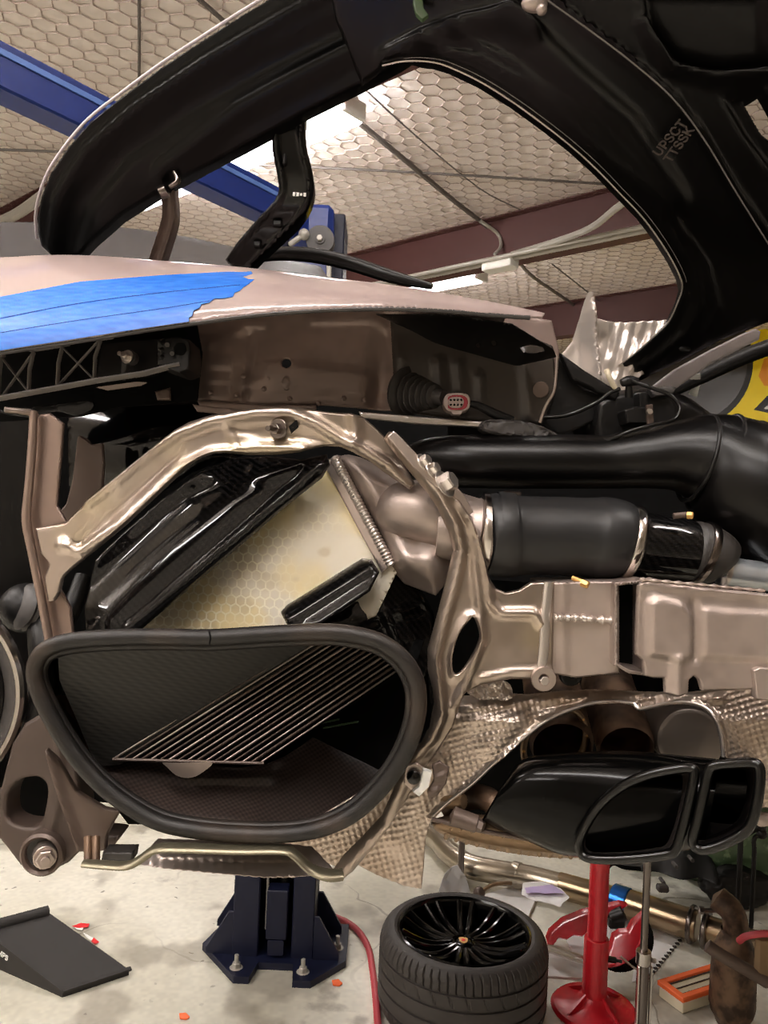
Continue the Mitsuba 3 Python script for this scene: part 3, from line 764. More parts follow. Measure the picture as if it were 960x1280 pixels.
cz = [P(684, 1182, 3.28), P(752, 1204, 3.16)]
add(tl + '__chrome_strip', [bar(cz[0], cz[1], .010, .010), bar(cz[0] - UP * .022, cz[1] - UP * .022, .008, .008)], 'chrome')
t2 = thing('tail_light', 'cracked red tail light with a black housing leaning right of the red stand', 'tail light')
lens = [(750, 1209), (758, 1198), (763, 1182), (766, 1169), (774, 1163), (784, 1162), (790, 1152), (806, 1142), (809, 1160), (806, 1178), (796, 1193), (774, 1205), (756, 1211)]
add(t2 + '__lens', sheet(lens, dplane((752, 1208, 3.13), (806, 1150, 3.25), (760, 1160, 3.27)), .025, 3, r=3, rel=lambda x, y: .02 * np.sin(np.clip((x - 750) / 58, 0, 1) * math.pi)), 'red_lens', smooth=40)
hs = [(756, 1210), (776, 1204), (796, 1190), (806, 1170), (808, 1150), (818, 1168), (818, 1188), (808, 1204), (790, 1216), (770, 1218)]
add(t2 + '__housing', sheet(spl(hs, 3, True)[:, :2], dplane((752, 1208, 3.16), (818, 1150, 3.30), (780, 1160, 3.30)), .025, 4, r=6), 'black_plastic', smooth=50)
add(t2 + '__trim', wtube(W(spl([(754, 1209, 3.11), (776, 1204, 3.12), (794, 1190, 3.14), (805, 1168, 3.18)], 5)), .006, 8), 'red_paint')
add(t2 + '__chrome_strip', wtube(W([(776, 1196, 3.1), (790, 1208, 3.09), (800, 1214, 3.09)]), .005, 8), 'chrome')

# paper, bags and boxes around them
def slab(pts, z, t, m, key): return floor_poly(pts, z, t, m, key)
o = num('white_box_lid'); slab([(668, 1190), (752, 1208), (748, 1226), (676, 1222), (662, 1208)], .0, .008, 'paper', o); tag(o, 'white cardboard lid on the floor between the wheel and the red stand', 'box lid')
o = num('paper_sheet'); slab([(700, 1160), (760, 1150), (770, 1196), (720, 1200)], .001, .003, 'paper', o); tag(o, 'white paper sheet under the red tail light lens', 'paper')
o = num('paper_sheet'); slab([(800, 1158), (862, 1162), (810, 1226), (790, 1228)], .001, .003, 'paper', o); tag(o, 'pale board sheet with a sawtooth edge under the pipe', 'paper')
tz = [Z(806 + 54 * k / 16, 1226 - 62 * k / 16, .006) for k in range(17)]
for k in range(17):
    add(o + '__tooth', box(tz[k], (.016, .010, .006), None), 'grey_black', smooth=False)
o = num('white_box_lid'); slab([(600, 1124), (640, 1112), (672, 1122), (660, 1150), (620, 1150)], .0, .018, 'paper', o); tag(o, 'pale flat box behind the loose wheel', 'box')
bg = thing('plastic_bag', 'clear plastic parcel bag with lilac print lying on the exhaust pipe', 'plastic bag')
bz = lambda x, y: P(x, y, 3.26)
def crumple(pts, d, m, key, amp=.02, t=.004, seed=1):
    f_ = lambda x, y: amp * (meshkit.fbm(np.stack([x * .06, y * .06, x * 0 + seed], -1), 3) - .5) * 2
    return add(key, sheet(pts, d, t, 3, rel=f_), m, smooth=25)
crumple([(654, 1104), (680, 1102), (700, 1110), (712, 1122), (700, 1134), (668, 1126), (652, 1118)], dplane((654, 1104, 3.50), (712, 1124, 3.32), (668, 1128, 3.32)), 'paper', bg + '__film')
crumple([(656, 1110), (690, 1106), (706, 1116), (680, 1116), (658, 1116)], dplane((654, 1104, 3.47), (712, 1124, 3.29), (668, 1128, 3.29)), 'lilac', bg + '__print', .01, seed=4)
b2 = num('plastic_bag'); crumple([(548, 1112), (556, 1092), (572, 1082), (582, 1096), (588, 1116), (590, 1130), (550, 1126)], 3.75, 'bag_film', b2, .04, seed=7); tag(b2, 'crumpled clear plastic bag behind the loose wheel', 'plastic bag')
o = thing('hose_fitting', 'small brass coloured hose fitting on the floor behind the wheel', 'fitting')
q = Z(599, 1116, .09)
add(o + '__knob', ball(q, .028), 'brown_steel'); add(o + '__stem', wtube(spl(np.array([q, q + np.array([.06, 0, .04]), q + np.array([.12, 0, .05]), q + np.array([.15, 0, .05])]), 4), .009, 10), 'gold_steel')
q2 = Z(599, 1116, 0); add(o + '__foot', cyl((q[0], q[1], 0), (q[0], q[1], .07), .02, 14), 'brown_steel')

# wire shelf rack in the background
rk = thing('wire_shelf', 'chrome wire shelf rack seen under the exhaust shield', 'shelf rack')
d0 = 4.75
x0, x1 = P(566, 1060, d0)[0], P(640, 1060, d0)[0]
def post(x, y, key=rk): add(key + '__post', cyl((x, y, 0), (x, y, 1.0), .017, 16), 'chrome_dark')
for x in (x0, x1 + .1):
    for y in (d0, d0 + .45): post(x, y)
for zz in (.10, .55):
    m = [wtube(np.array([[x0, y, zz + dz], [x1 + .1, y, zz + dz]]), .006, 8) for y in (d0, d0 + .45) for dz in (0, .05)]
    n_ = 9
    for k in range(n_):
        xa = x0 + (x1 + .1 - x0) * k / n_; xb = x0 + (x1 + .1 - x0) * (k + 1) / n_
        m.append(wtube(np.array([[xa, d0, zz + .05 * (k % 2)], [xb, d0, zz + .05 * (1 - k % 2)]]), .004, 6))
    for k in range(14):
        xa = x0 + (x1 + .1 - x0) * k / 13; m.append(wtube(np.array([[xa, d0, zz + .05], [xa, d0 + .45, zz + .05]]), .004, 6))
    add(rk + '__shelf', cat(*m), 'chrome')
q = P(557, 1058, d0 - .06)
o = add('red_tag', box((x0 - .02, d0 - .03, q[2]), (.055, .02, .1), None, .004), 'red_plain'); tag(o, 'small red card hanging on the wire shelf post', 'tag')
pq = P(576, 1085, 3.85)
o = thing('chrome_post', 'thin dark chrome post standing behind the loose wheel', 'post')
add(o + '__tube', cyl((pq[0], pq[1], 0), (pq[0], pq[1], .95), .0155, 16), 'chrome_dark'); add(o + '__foot', cyl((pq[0], pq[1], 0), (pq[0], pq[1], .02), .05, 20), 'black_plastic')

# green wrapped bundle, black trim parts
def blob(c, s, seed, amp=.25, sub=4):
    m = trimesh.creation.icosphere(sub, 1.0); v = np.asarray(m.vertices)
    k = 1 + amp * (meshkit.fbm(v * 1.6 + seed, 3) - .5) * 2 + .05 * (meshkit.noise(v * 7 + seed) - .5)
    v = v * k[:, None] * s + np.asarray(c); v[:, 2] = np.maximum(v[:, 2], .002)
    return trimesh.Trimesh(v, m.faces, process=False)
gb = thing('wrapped_bundle', 'bundle wrapped in green stretch film at the right edge', 'bundle')
gc = Z(945, 1165, 0) + np.array([.12, .55, 0])
add(gb + '__film', [blob((gc[0], gc[1], .30), (.34, .32, .36), 3), blob((gc[0] - .35, gc[1] + .25, .10), (.30, .22, .14), 8)], 'green_wrap', smooth=60)
add(gb + '__dark_parts', blob((gc[0] - .10, gc[1] - .30, .09), (.18, .09, .10), 5), 'black_plastic', smooth=60)
bt = thing('bumper_trim', 'black plastic bumper trim piece lying in front of the green bundle', 'car part')
tr = [(742, 1074), (800, 1082), (850, 1066), (880, 1064), (894, 1080), (898, 1106), (880, 1102), (850, 1100), (824, 1094), (790, 1088), (760, 1082)]
add(bt + '__panel', sheet(spl(tr, 4, True)[:, :2], dplane((742, 1080, 4.0), (910, 1070, 3.9), (900, 1108, 3.75)), .05, 6, r=6, rel=lambda x, y: .015 * np.sin(x * .12)), 'black_plastic', smooth=40)
add(bt + '__cable', wtube(W(spl([(800, 1086, 3.8), (780, 1084, 3.78), (764, 1080, 3.8), (752, 1100, 3.78)], 5)), .01, 8), 'matte_black')
for (x, y) in ((846, 1084), (866, 1076), (830, 1104)):
    q = P(x, y, 3.72); add(bt + '__clip', cyl(q, q + np.array([0, .05, 0]), .009, 12), 'grey_black')
q = P(828, 1110, 3.6); add(bt + '__connector', box(q, (.05, .04, .03), None, .006), 'grey_black')
kb = thing('cable_hook', 'two thin black cable ends with round knobs at the right edge', 'cable')
for (a, b, c) in (((926, 1048), (936, 1042), (951, 1033)), ((943, 1062), (943, 1048), (952, 1042))):
    add(kb + '__cable', wtube(W(spl([(*a, 3.6), (*b, 3.6), (*c, 3.6)], 5)), .010, 8), 'black_plastic')
    add(kb + '__knob', ball(P(*c, 3.6), .024), 'black_plastic')
kp = P(926, 1048, 3.6); add(kb + '__holder', [cyl((kp[0], kp[1], 0), (kp[0], kp[1], kp[2]), .012, 12)], 'black_plastic')
kp = P(943, 1062, 3.6); add(kb + '__holder', [cyl((kp[0], kp[1], 0), (kp[0], kp[1], kp[2]), .010, 12)], 'black_plastic')

# ================================================================== the car
CAR = thing('car', 'pale pink grey sports car on the lift, rear bumper off and engine lid raised', 'car')
def part(key, *a, **k): return add('car__' + key, *a, **k)
def sm(pts, n=4): return spl(pts, n, True)[:, :2]

# ---- inside of the body: black backing added to darken the gaps like shade, floor pan
part('black_backing', [sheet([(-60, 330), (560, 400), (700, 462), (780, 505), (880, 512), (960, 560), (1010, 590), (1010, 930), (860, 1000), (620, 1010), (470, 1010), (300, 1020), (100, 1000), (-60, 900)], dplane((0, 600, 1.35), (960, 600, 1.45), (480, 950, 1.30)), .03, 40)], 'matte_black', smooth=False)
cf = np.array([.36, .93, 0]); cf /= np.linalg.norm(cf); cs_ = np.array([.93, -.36, 0])
def cpt(s, f, z): return np.array([-.40, 1.42, 0]) + cs_ * s + cf * f + UP * z
part('floor_pan', [box(cpt(.95, 1.7, 1.66), (1.75, 3.3, .28), (cs_, cf, UP), .05)], 'matte_black')
# roof and rear screen
roof = [(-120, 300), (-40, 278), (0, 274), (40, 274), (100, 276), (170, 283), (240, 294), (320, 312), (400, 330), (420, 360), (-120, 380)]
part('rear_window', sheet(roof, dplane((0, 274, 1.55), (400, 330, 1.75), (150, 340, 1.25)), .01, 12, r=10), 'dark_paint', smooth=60)
part('lid_opening_trim', tube([(296, 330, 1.22), (340, 318, 1.24), (390, 319, 1.26), (440, 330, 1.27), (490, 346, 1.26), (540, 358, 1.25)], [4, 8, 9, 9, 8, 4], seg=14), 'black_satin')

# ---- fender
FT = np.array([(-90, 322), (0, 321), (60, 318), (120, 319), (200, 325), (300, 333), (400, 345), (500, 357), (600, 374), (660, 386), (690, 393)])
FB = np.array([(-90, 455), (0, 440), (100, 425), (180, 412), (250, 402), (320, 393), (400, 387), (480, 385), (560, 388), (620, 393), (690, 398)])
ft = lambda x: np.interp(x, FT[:, 0], FT[:, 1]); fb_ = lambda x: np.interp(x, FB[:, 0], FB[:, 1])
FTs, FBs = spl(FT, 6), spl(FB, 6)
ft = lambda x: np.interp(x, FTs[:, 0], FTs[:, 1]); fb_ = lambda x: np.interp(x, FBs[:, 0], FBs[:, 1])
def fender_d(x, y):
    t = np.clip((fb_(x) - y) / np.maximum(fb_(x) - ft(x), 2.0), 0, 1)
    w = np.clip((fb_(x) - ft(x)) / 110, .12, 1)
    return .845 + .03 * np.clip((x - 480) / 200, 0, 1) + .30 * w * (1 - np.sqrt(np.clip(1 - .985 * t * t, 0, 1)))
fo = np.vstack([FTs[:-3], [(682, 391), (678, 397)], FBs[::-1][3:]])
part('rear_fender', sheet(fo, fender_d, .003, 7, r=2.0), 'fender_paint', smooth=60)
crest = [(x, ft(x) + .5, fender_d(np.array([x]), np.array([ft(x)]))[0]) for x in range(-80, 650, 30)]
cw = W(crest)
part('rear_fender__top', loft([cw + np.array([0, 0, -.002]), cw + np.array([0, .10, -.004]), cw + np.array([0, .2, -.05])][::-1]), 'fender_paint', smooth=60)
part('rear_fender__lip', wtube(W([(x, fb_(x) + 1, .848 + .03 * max(0, min(1, (x - 480) / 200))) for x in range(-80, 676, 14)]), .0028, 8), 'grey_black')
def tape(out, k, off):
    out = Polygon(out).buffer(0)
    key = part('masking_tape', sheet(out, lambda x, y: fender_d(x, y) - off, .0006, 6), 'tape_mat', smooth=60, label='strip of blue masking tape on the fender')
e1 = [(-60, 384), (0, 371), (100, 352), (200, 344), (285, 339.5)]
s1 = [(-60, 411), (0, 398), (100, 379), (200, 366), (300, 356)]
s2 = [(-60, 427), (0, 416), (100, 400), (200, 386), (262, 376)]
e2 = [(-60, 449), (0, 438), (100, 422.5), (180, 410), (236, 402)]
tape(e1 + [(300, 340), (314, 339), (316, 342), (303, 346), (311, 349), (318, 349), (312, 354), (306, 358)] + [(x, y + 1.5) for x, y in s1[::-1]], 0, .0012)
tape(s1 + [(306, 357), (300, 363), (293, 366), (291, 371), (278, 373), (268, 373)] + [(x, y + 1.5) for x, y in s2[::-1]], 1, .0016)
tape(s2 + [(264, 374), (262, 378), (252, 380), (249, 385), (242, 388), (240, 395), (236, 397)] + e2[::-1], 2, .0020)

for i_, sl in enumerate((s1, s2)):
    q_ = spl(sl, 8)[:, :2]
    part('masking_tape__seam' if i_ == 0 else 'masking_tape_001__seam', wtube(P(q_[:, 0], q_[:, 1], fender_d(q_[:, 0], q_[:, 1]) - .0021), .00045, 6), 'tape_seam')

# ---- panel behind the bumper
def panel_d(x, y): return 1.0 - .00004 * (x - 240) + .0 * y
pr = relief(ridge([(312, 415), (298, 505)], 13, -.006), ridge([(245, 470), (480, 498), (560, 512)], 4, .0022), ridge([(486, 400), (478, 440), (474, 500)], 26, -.012),
            pocket([(250, 425), (300, 420), (296, 466), (250, 462)], 8, .003), pocket([(324, 442), (470, 462), (470, 497), (324, 480)], 7, .0025), ridge([(258, 432), (300, 412), (330, 404)], 7, .004), ridge([(390, 400), (470, 398), (490, 412), (500, 450)], 8, .004),
            ridge([(548, 450), (552, 500)], 9, .006), ridge([(572, 450), (576, 490)], 8, .006), ridge([(600, 470), (602, 505)], 8, .005), ridge([(655, 440), (662, 520)], 10, .006))
pan = [(244, 404), (330, 392), (480, 384), (600, 386), (690, 400), (700, 440), (694, 480), (690, 500), (678, 530), (600, 528), (500, 514), (400, 506), (330, 506), (246, 500), (242, 470)]
hole = Point(358, 454).buffer(6)
part('rear_panel', sheet(Polygon(pan).difference(hole), panel_d, .004, 6, r=2, rel=pr), 'taupe_paint', smooth=45)
part('rear_panel__teardrop_dent', ball(P(359, 477, .996), .0085, (1, .5, 1.4)), 'taupe_paint')
for x, y in ((304, 470), (336, 473), (296, 494), (264, 491), (362, 498), (398, 504), (330, 486), (430, 498), (456, 500)):
    q = P(x, y, float(panel_d(np.array([x]), 0)) - .001); part('rear_panel__weld_stud', ball(q, .0034, (1, .6, 1), 1), 'taupe_paint')
part('rear_panel__lower_flange', [sheet([(246, 500), (330, 506), (395, 506), (395, 512), (330, 514), (250, 510)], .985, .01, 5, r=2), sheet([(240, 505), (300, 513), (390, 515), (440, 516), (440, 524), (300, 520), (246, 514)], .97, .004, 5, r=1.5)], 'taupe_paint')
part('rear_panel__bright_flange', sheet([(448, 514), (520, 520), (606, 527), (606, 534), (520, 530), (452, 522)], .955, .006, 4, r=2), 'alu_bright')
part('rear_panel__seam_foam', sheet(sm([(604, 526), (640, 524), (672, 530), (700, 544), (702, 552), (660, 548), (606, 540)]), .945, .02, 4, r=4, rel=lambda x, y: .002 * np.sin(x * 2.1) * np.sin(y * 1.7)), 'grey_black')
q0_ = P(508, 491, .99)
ax = P(548, 496, .955) - q0_
prof = [(.0, -.004), (.031, -.004), (.033, .001), (.028, .004)]
Lh = np.linalg.norm(ax)
for k in range(6):
    r_ = .026 - .0022 * k; z_ = .006 + k * .0075
    prof += [(r_ - .005, z_), (r_, z_ + .002), (r_, z_ + .004), (r_ - .005, z_ + .006)]
prof += [(.010, .055), (.009, .062), (0, .062)]
part('wiring_grommet', lathe(q0_, ax, prof, 36), 'rubber')
part('corner_panel', sheet([(488, 394), (560, 396), (640, 410), (692, 432), (696, 480), (690, 500), (678, 530), (600, 528), (506, 514), (492, 470)], lambda x, y: panel_d(x, y) - .006, .004, 6, r=3, rel=pr, soft=3), 'dark_metal', smooth=45)
# plug
pc_ = P(571, 503, .935)
plug = thing_ = part('wiring_plug', sheet(sm([(554, 503), (557, 494), (564, 491), (578, 491), (586, 494), (588, 503), (586, 511), (578, 515), (564, 515), (557, 511)]), .935, .02, 3, r=1.5), 'alu_cast', label='grey and dark red eight pin wiring plug')
part('wiring_plug__seal', sheet(sm([(561, 503), (560, 497), (566, 494), (577, 494), (583, 497), (585, 503), (583, 509), (577, 512), (566, 512), (560, 509)]), .9338, .01, 3), 'dull_red')
part('wiring_plug__pin_block', sheet(sm([(560, 503), (562, 498), (567, 496), (575, 496), (579, 499), (580, 503), (578, 508), (573, 510), (566, 510), (562, 508)]), .9325, .01, 3, r=1), 'alu_cast')
for i in range(4):
    for j in range(2):
        q = P(563.5 + 4.4 * i, 500 + 6 * j, .9322); part('wiring_plug__pin_hole', cyl(q, q + np.array([0, -.0008, 0]), .0013, 12), 'matte_black')
part('wiring_plug__tab', sheet([(564, 514), (578, 514), (576, 518), (566, 518)], .934, .015, 2), 'alu_cast')
part('wiring_plug__lead', tube([(586, 504, .945), (600, 508, .95), (620, 518, .955), (640, 526, .96)], [4, 5, 6, 6]), 'black_plastic')
# underside plate of the corner
pl_ = Polygon([(470, 392), (560, 392), (640, 404), (692, 436), (696, 446), (640, 458), (600, 450), (560, 436), (510, 410)])
pl_ = pl_.difference(Polygon([(650, 434), (664, 430), (680, 433), (682, 438), (668, 441), (654, 440)])).difference(Point(598, 431).buffer(3)).difference(Point(618, 428).buffer(3.5))
part('corner_plate', sheet(pl_, dplane((520, 395, .93), (690, 440, .92), (600, 455, 1.0)), .004, 6, r=1.5), 'black_satin')
part('corner_rib', tube([(696, 446, .93), (695, 468, .93), (692, 490, .93), (682, 508, .935), (675, 528, .94)], [2.0] * 5), 'alu_cast')
part('corner_bracket', [sheet([(694, 444), (712, 452), (712, 470), (730, 485), (760, 495), (760, 520), (700, 545), (680, 530), (690, 500), (696, 470)], 1.0, .01, 6, r=3), sheet([(700, 440), (730, 462), (775, 490), (770, 500), (716, 474)], .98, .01, 5, r=3)], 'black_plastic')
part('rear_panel__plug_cap', cyl(P(676, 487, .98), P(676, 487, .972), .010, 20), 'brown_steel')

# ---- plastic carrier with crossed ribs under the fender
TD = lambda x, y: .885 + .00002 * x
part('bumper_carrier', sheet([(-60, 455), (0, 443), (100, 427), (245, 404), (252, 440), (246, 500), (140, 510), (100, 520), (-60, 530)], .97, .006, 12), 'matte_black')
def rail(pts, r, key='rib', m='rib_grey', d=None): return part('bumper_carrier__' + key, tube(pts, r, d or .885, seg=8, smooth=False, dome=False, flat=((0, 1, 0), 3.0)), m)
rail([(-40, 504), (0, 498), (60, 487), (120, 476), (180, 467), (210, 459), (226, 456)], 3.2, 'lower_rail')
for x0, y0, x1, y1 in ((36, 491, 42, 440), (72, 484, 78, 433), (118, 476, 126, 424), (-2, 497, 2, 446)): rail([(x0, y0), (x0 + 1, (y0 + y1) / 2 - 4), (x1, y1)], 1.7, 'upright')
for a, b in (((36, 490), (2, 447)), ((2, 497), (42, 440)), ((72, 483), (125, 424)), ((118, 475), (78, 434))): rail([a, b], 1.2, 'cross_rib')
for a, b in (((38, 438), (85, 430)), ((122, 424), (140, 421)), ((-10, 447), (4, 444))): rail([a, b], 2.4, 'cap')
part('bumper_carrier__end_block', [sheet([(196, 424), (222, 420), (236, 424), (238, 440), (236, 462), (224, 466), (196, 456)], .88, .05, 5, r=2, rel=pocket([(198, 424), (204, 424), (204, 452), (198, 452)], 3, .004)), sheet([(128, 430), (196, 424), (196, 460), (180, 466), (120, 476)], .93, .03, 8)], 'black_plastic')
part('bumper_carrier__socket', cyl(P(225, 436, .8785), P(225, 436, .8765), .0075, 6), 'matte_black')
for x, y, r_ in ((209, 431, .0028), (215, 442, .0026)):
    part('bumper_carrier__pin', cyl(P(x, y, .881), P(x, y, .874), r_, 12), 'grey_black')
part('bumper_carrier__fixing_lug', [sheet(Point(161, 446).buffer(9).union(Polygon([(152, 446), (160, 455), (153, 474), (150, 474)])), .90, .01, 3, r=1.5)], 'grey_black')
part('bumper_carrier__bolt', bolt(P(159, 446, .897), (-.4, -1, .1), .0052, .007, .0078, .007), 'alu_bright')
part('bumper_carrier__label_plate', sheet([(120, 484), (170, 477), (184, 478), (176, 482), (134, 488)], .95, .002, 4), 'alu_cast')
part('bumper_carrier__lower_edge', [sheet(sm([(-20, 514), (60, 506), (110, 500), (116, 510), (96, 520), (70, 514), (40, 522), (0, 516)], 3), .93, .004, 5, r=1)], 'black_gloss')
part('bumper_carrier__clip', sheet([(193, 489), (212, 484), (213, 500), (196, 500)], .965, .004, 4, r=2), 'brown_steel')

# ---- glossy wheel housing behind the strut, seen above the bracket
lin_ = [(84, 512), (150, 504), (250, 500), (330, 516), (330, 560), (240, 590), (150, 650), (92, 690), (86, 600)]
part('wheel_housing', sheet(lin_, lambda x, y: 1.06 - .05 * np.sin((x - 80) / 260 * math.pi) - .02 * np.sin(y / 40.0), .005, 9), 'carbon_gloss', smooth=60)
part('wheel_liner', [sheet([(-80, 500), (46, 512), (46, 700), (60, 800), (60, 960), (-80, 960)], 1.12, .02, 16)], 'black_satin')

# ---- left strut
sd_ = .875
part('bracket_strut', sheet([(46, 518), (62, 516), (79, 529), (77, 560), (73, 605), (71, 632), (84, 655), (60, 664), (66, 720), (88, 760), (92, 800), (58, 808), (48, 740), (36, 660), (37, 640)], sd_ + .012, .003, 6, r=2), 'strut_steel')
part('bracket_strut__edge', tube([(42, 514, sd_), (40, 560, sd_), (36, 610, sd_), (33, 650, sd_), (40, 690, sd_), (52, 750, sd_), (64, 815, sd_)], [5, 5.5, 5.5, 6, 5.5, 5.5, 5.5], n=3, seg=14), 'strut_steel')
part('bracket_strut__top_pin', tube([(6, 512, sd_ - .02), (24, 514, sd_ - .01), (38, 516, sd_), (46, 522, sd_ + .006)], [3.6, 4, 4.6, 5]), 'alu_raw')
part('strut_plate', sheet([(96, 548), (98, 543), (110, 550), (114, 556), (128, 553), (130, 580), (128, 610), (110, 640), (96, 660), (74, 665), (66, 648), (82, 630), (90, 600)], .96, .003, 6, r=2, soft=3), 'brown_steel')

# ---- upper bracket
BD = lambda x, y: .855 + .00002 * (x - 250) + .02 * np.clip((150 - x) / 100, 0, 1)
ub = [(43, 660), (81, 654), (109, 626), (187, 563), (219, 537), (236, 527), (262, 519), (312, 511), (345, 508.5), (372, 509), (406, 514), (436, 517), (453, 520), (466, 531), (482, 546), (504, 578), (520, 606), (512, 612), (480, 590), (462, 576), (443, 566), (425, 558), (406, 557), (392, 560), (375, 565), (345, 568), (312, 568.5), (281, 566), (268, 567), (252, 572), (234, 584), (156, 657), (104, 699), (88, 712), (78, 722), (74, 740), (68, 751), (59, 753), (54, 722), (61, 706), (58, 700), (50, 692)]
ur = relief(ridge([(112, 630), (190, 566), (224, 542), (262, 527), (320, 517), (362, 516), (396, 530), (424, 548), (452, 560), (486, 582), (510, 606)], 11, .008),
            ridge([(78, 676), (98, 690), (150, 656), (230, 582), (262, 566), (320, 560), (380, 560)], 8, .005),
            pocket([(86, 678), (120, 640), (200, 574), (226, 556), (234, 560), (228, 572), (150, 648), (104, 686), (92, 692)], 9, -.006),
            ridge([(74, 682), (80, 686)], 8, .006), ridge([(440, 514), (446, 540), (440, 560)], 12, .006), pocket([(270, 536), (330, 524), (380, 536), (420, 554), (330, 556)], 9, -.003), ridge([(284, 532), (296, 558)], 6, .004))
part('mounting_bracket', sheet(ub, BD, .003, 5, r=3.0, rel=ur, soft=2), 'zinc_steel', smooth=50)
part('mounting_bracket__bolt', bolt(P(348, 536, .853), (-.5, -1, -.1), .0062, .008, .0112, .012), 'chrome_dark')
part('mounting_bracket__slot', sheet([(361, 533), (371, 524), (373, 534), (364, 542)], .8535, .001, 3), 'black_satin')

# ---- side rail with its plate
SDp = lambda x, y: .845 - .00003 * (x - 560)
rail_l = [(481, 549), (486, 541), (494, 541), (516, 566), (548, 602), (572, 625), (588, 648), (600, 680), (606, 702), (610, 722), (620, 737), (633, 742), (650, 738), (664, 729), (692, 728), (690, 842), (676, 848), (640, 848), (600, 856), (580, 866), (574, 880), (566, 908), (548, 936), (520, 975), (505, 1004), (482, 1036), (468, 1056), (440, 1090), (424, 1100), (412, 1096), (430, 1072), (452, 1050), (478, 1022), (492, 990), (500, 958), (508, 944), (528, 928), (538, 910), (544, 880), (542, 862), (536, 838), (536, 812), (548, 768), (560, 722), (568, 688), (562, 664), (548, 634), (536, 616), (510, 585)]
hole_ = Polygon(sm([(566, 836), (566, 818), (574, 792), (586, 776), (592, 772), (598, 788), (598, 800), (590, 818), (578, 836), (570, 842)])).buffer(0)
rr = relief(ridge([(488, 546), (520, 582), (552, 622), (570, 655), (577, 688), (568, 730), (554, 780), (544, 822), (549, 862), (552, 890), (540, 920), (514, 950), (500, 985), (484, 1026), (450, 1064), (424, 1094)], 11, .011),
            ridge([(520, 575), (560, 616), (584, 650), (592, 690), (598, 740), (604, 800), (584, 850), (566, 885)], 8, .006), ridge([(575, 630), (598, 670), (608, 720), (612, 752), (626, 766), (648, 766), (668, 766), (676, 780)], 8, .007),
            pocket(sm([(558, 850), (556, 820), (566, 784), (584, 760), (604, 770), (608, 800), (594, 830), (574, 854)]), 9, .004), ridge([(600, 848), (640, 840), (690, 838)], 7, .004))
part('bumper_mount', sheet(Polygon(rail_l).buffer(0).buffer(1.2).difference(hole_), SDp, .003, 5, r=3.0, rel=rr, soft=0), 'zinc_steel', smooth=50)
part('bumper_mount__top_flange', sheet([(484, 546), (492, 538), (500, 545), (548, 596), (556, 606), (548, 612), (516, 584)], .832, .003, 4, r=1.6), 'alu_raw')
def hexb(x, y, d, r, h, ax_=(.75, -.55, .5)): return bolt(P(x, y, d), ax_, r, h, r * 1.5)
part('bumper_mount__bolt', hexb(556, 605, .826, .0105, .012), 'alu_bright', smooth=20)
for x, y in ((529, 578), (540, 588)): part('bumper_mount__bolt', hexb(x, y, .83, .0068, .008), 'alu_bright', smooth=20)
part('bumper_mount__second_flange', sheet([(530, 572), (548, 586), (580, 618), (592, 640), (584, 646), (566, 624), (536, 594)], .842, .004, 4, r=1.6), 'alu_raw')
part('bumper_mount__white_clip', sheet([(529, 962), (540, 966), (536, 984), (524, 996), (516, 990), (524, 984)], .822, .008, 3, r=1), 'white_print', label='white plastic clip')
part('bumper_mount__rubber_plug', lathe(P(517, 971, .826), TOCAM, [(.0075, 0), (.007, .004), (.004, .006), (0, .0065)], 24), 'black_gloss')
part('bumper_mount__plug_tab', sheet([(506, 958), (520, 953), (532, 961), (526, 984), (514, 988), (505, 980)], .83, .002, 3, r=1.5, soft=2), 'alu_raw')
part('bumper_mount__clip_plate', sheet([(540, 956), (550, 952), (562, 960), (558, 980), (546, 996), (536, 1000), (534, 990), (542, 976)], .832, .003, 3, r=1.5, rel=relief(ridge([(546, 972), (556, 968)], 6, .003), ridge([(540, 990), (548, 986)], 5, .003))), 'brown_steel')

# ---- crash box and bumper beam
part('crash_box', sheet([(676, 728), (775, 726), (775, 842), (720, 848), (690, 842), (676, 846)], dplane((680, 790, .85), (775, 790, .84), (720, 848, .85)), .06, 5, r=3, rel=relief(ridge([(682, 728), (684, 850)], 5, .002), ridge([(704, 728), (704, 840)], 10, .002))), 'alu_cast', smooth=50)
bead = spl([(692, 772), (712, 772), (740, 774), (770, 776)], 18)
kk = np.arange(len(bead))
part('crash_box__weld_bead', [tube([(x, y, .838) for x, y in bead], 4.0 + 1.4 * np.sin(kk * .9) + .8 * np.sin(kk * 2.3), smooth=False, seg=10)], 'alu_bright', smooth=50)
part('crash_box__strap', [tube([(686, 728, .842), (682, 766, .84), (680, 806, .84), (676, 842, .84)], [6, 6, 6.5, 6], seg=12, n=8, flat=((0, 1, 0), .6)), ], 'alu_bright')
part('crash_box__strap_loop', lathe(P(679, 848, .836), TOCAM, [(.0045, -.003), (.0125, -.003), (.0135, .002), (.0125, .005), (.006, .005), (.0045, .003)], 28), 'alu_raw')
part('crash_box__strap_bolt', bolt(P(680, 850, .836), TOCAM, .005, .006), 'alu_bright')
part('crash_box__rear_lug', sheet(sm([(702, 838), (724, 836), (728, 850), (716, 858), (704, 854)]), .87, .01, 4, r=2), 'black_satin')
ch = Polygon([(768, 728), (812, 724), (812, 846), (786, 842), (768, 832)]).buffer(-3).buffer(3)
part('bumper_beam__channel', sheet(ch.difference(ch.buffer(-4.5)), .825, .09, 4, r=1), 'alu_cast')
part('bumper_beam__channel_back', sheet(ch.buffer(-3), .87, .004, 8), 'matte_black')
fpl = [(798, 732), (804, 724), (814, 722), (840, 728), (880, 734), (957, 742), (1150, 764), (1150, 896), (955, 876), (944, 872), (944, 862), (878, 864), (874, 850), (868, 845), (862, 850), (861, 868), (846, 870), (832, 867), (831, 848), (818, 848), (806, 845), (804, 826), (795, 818), (796, 780)]
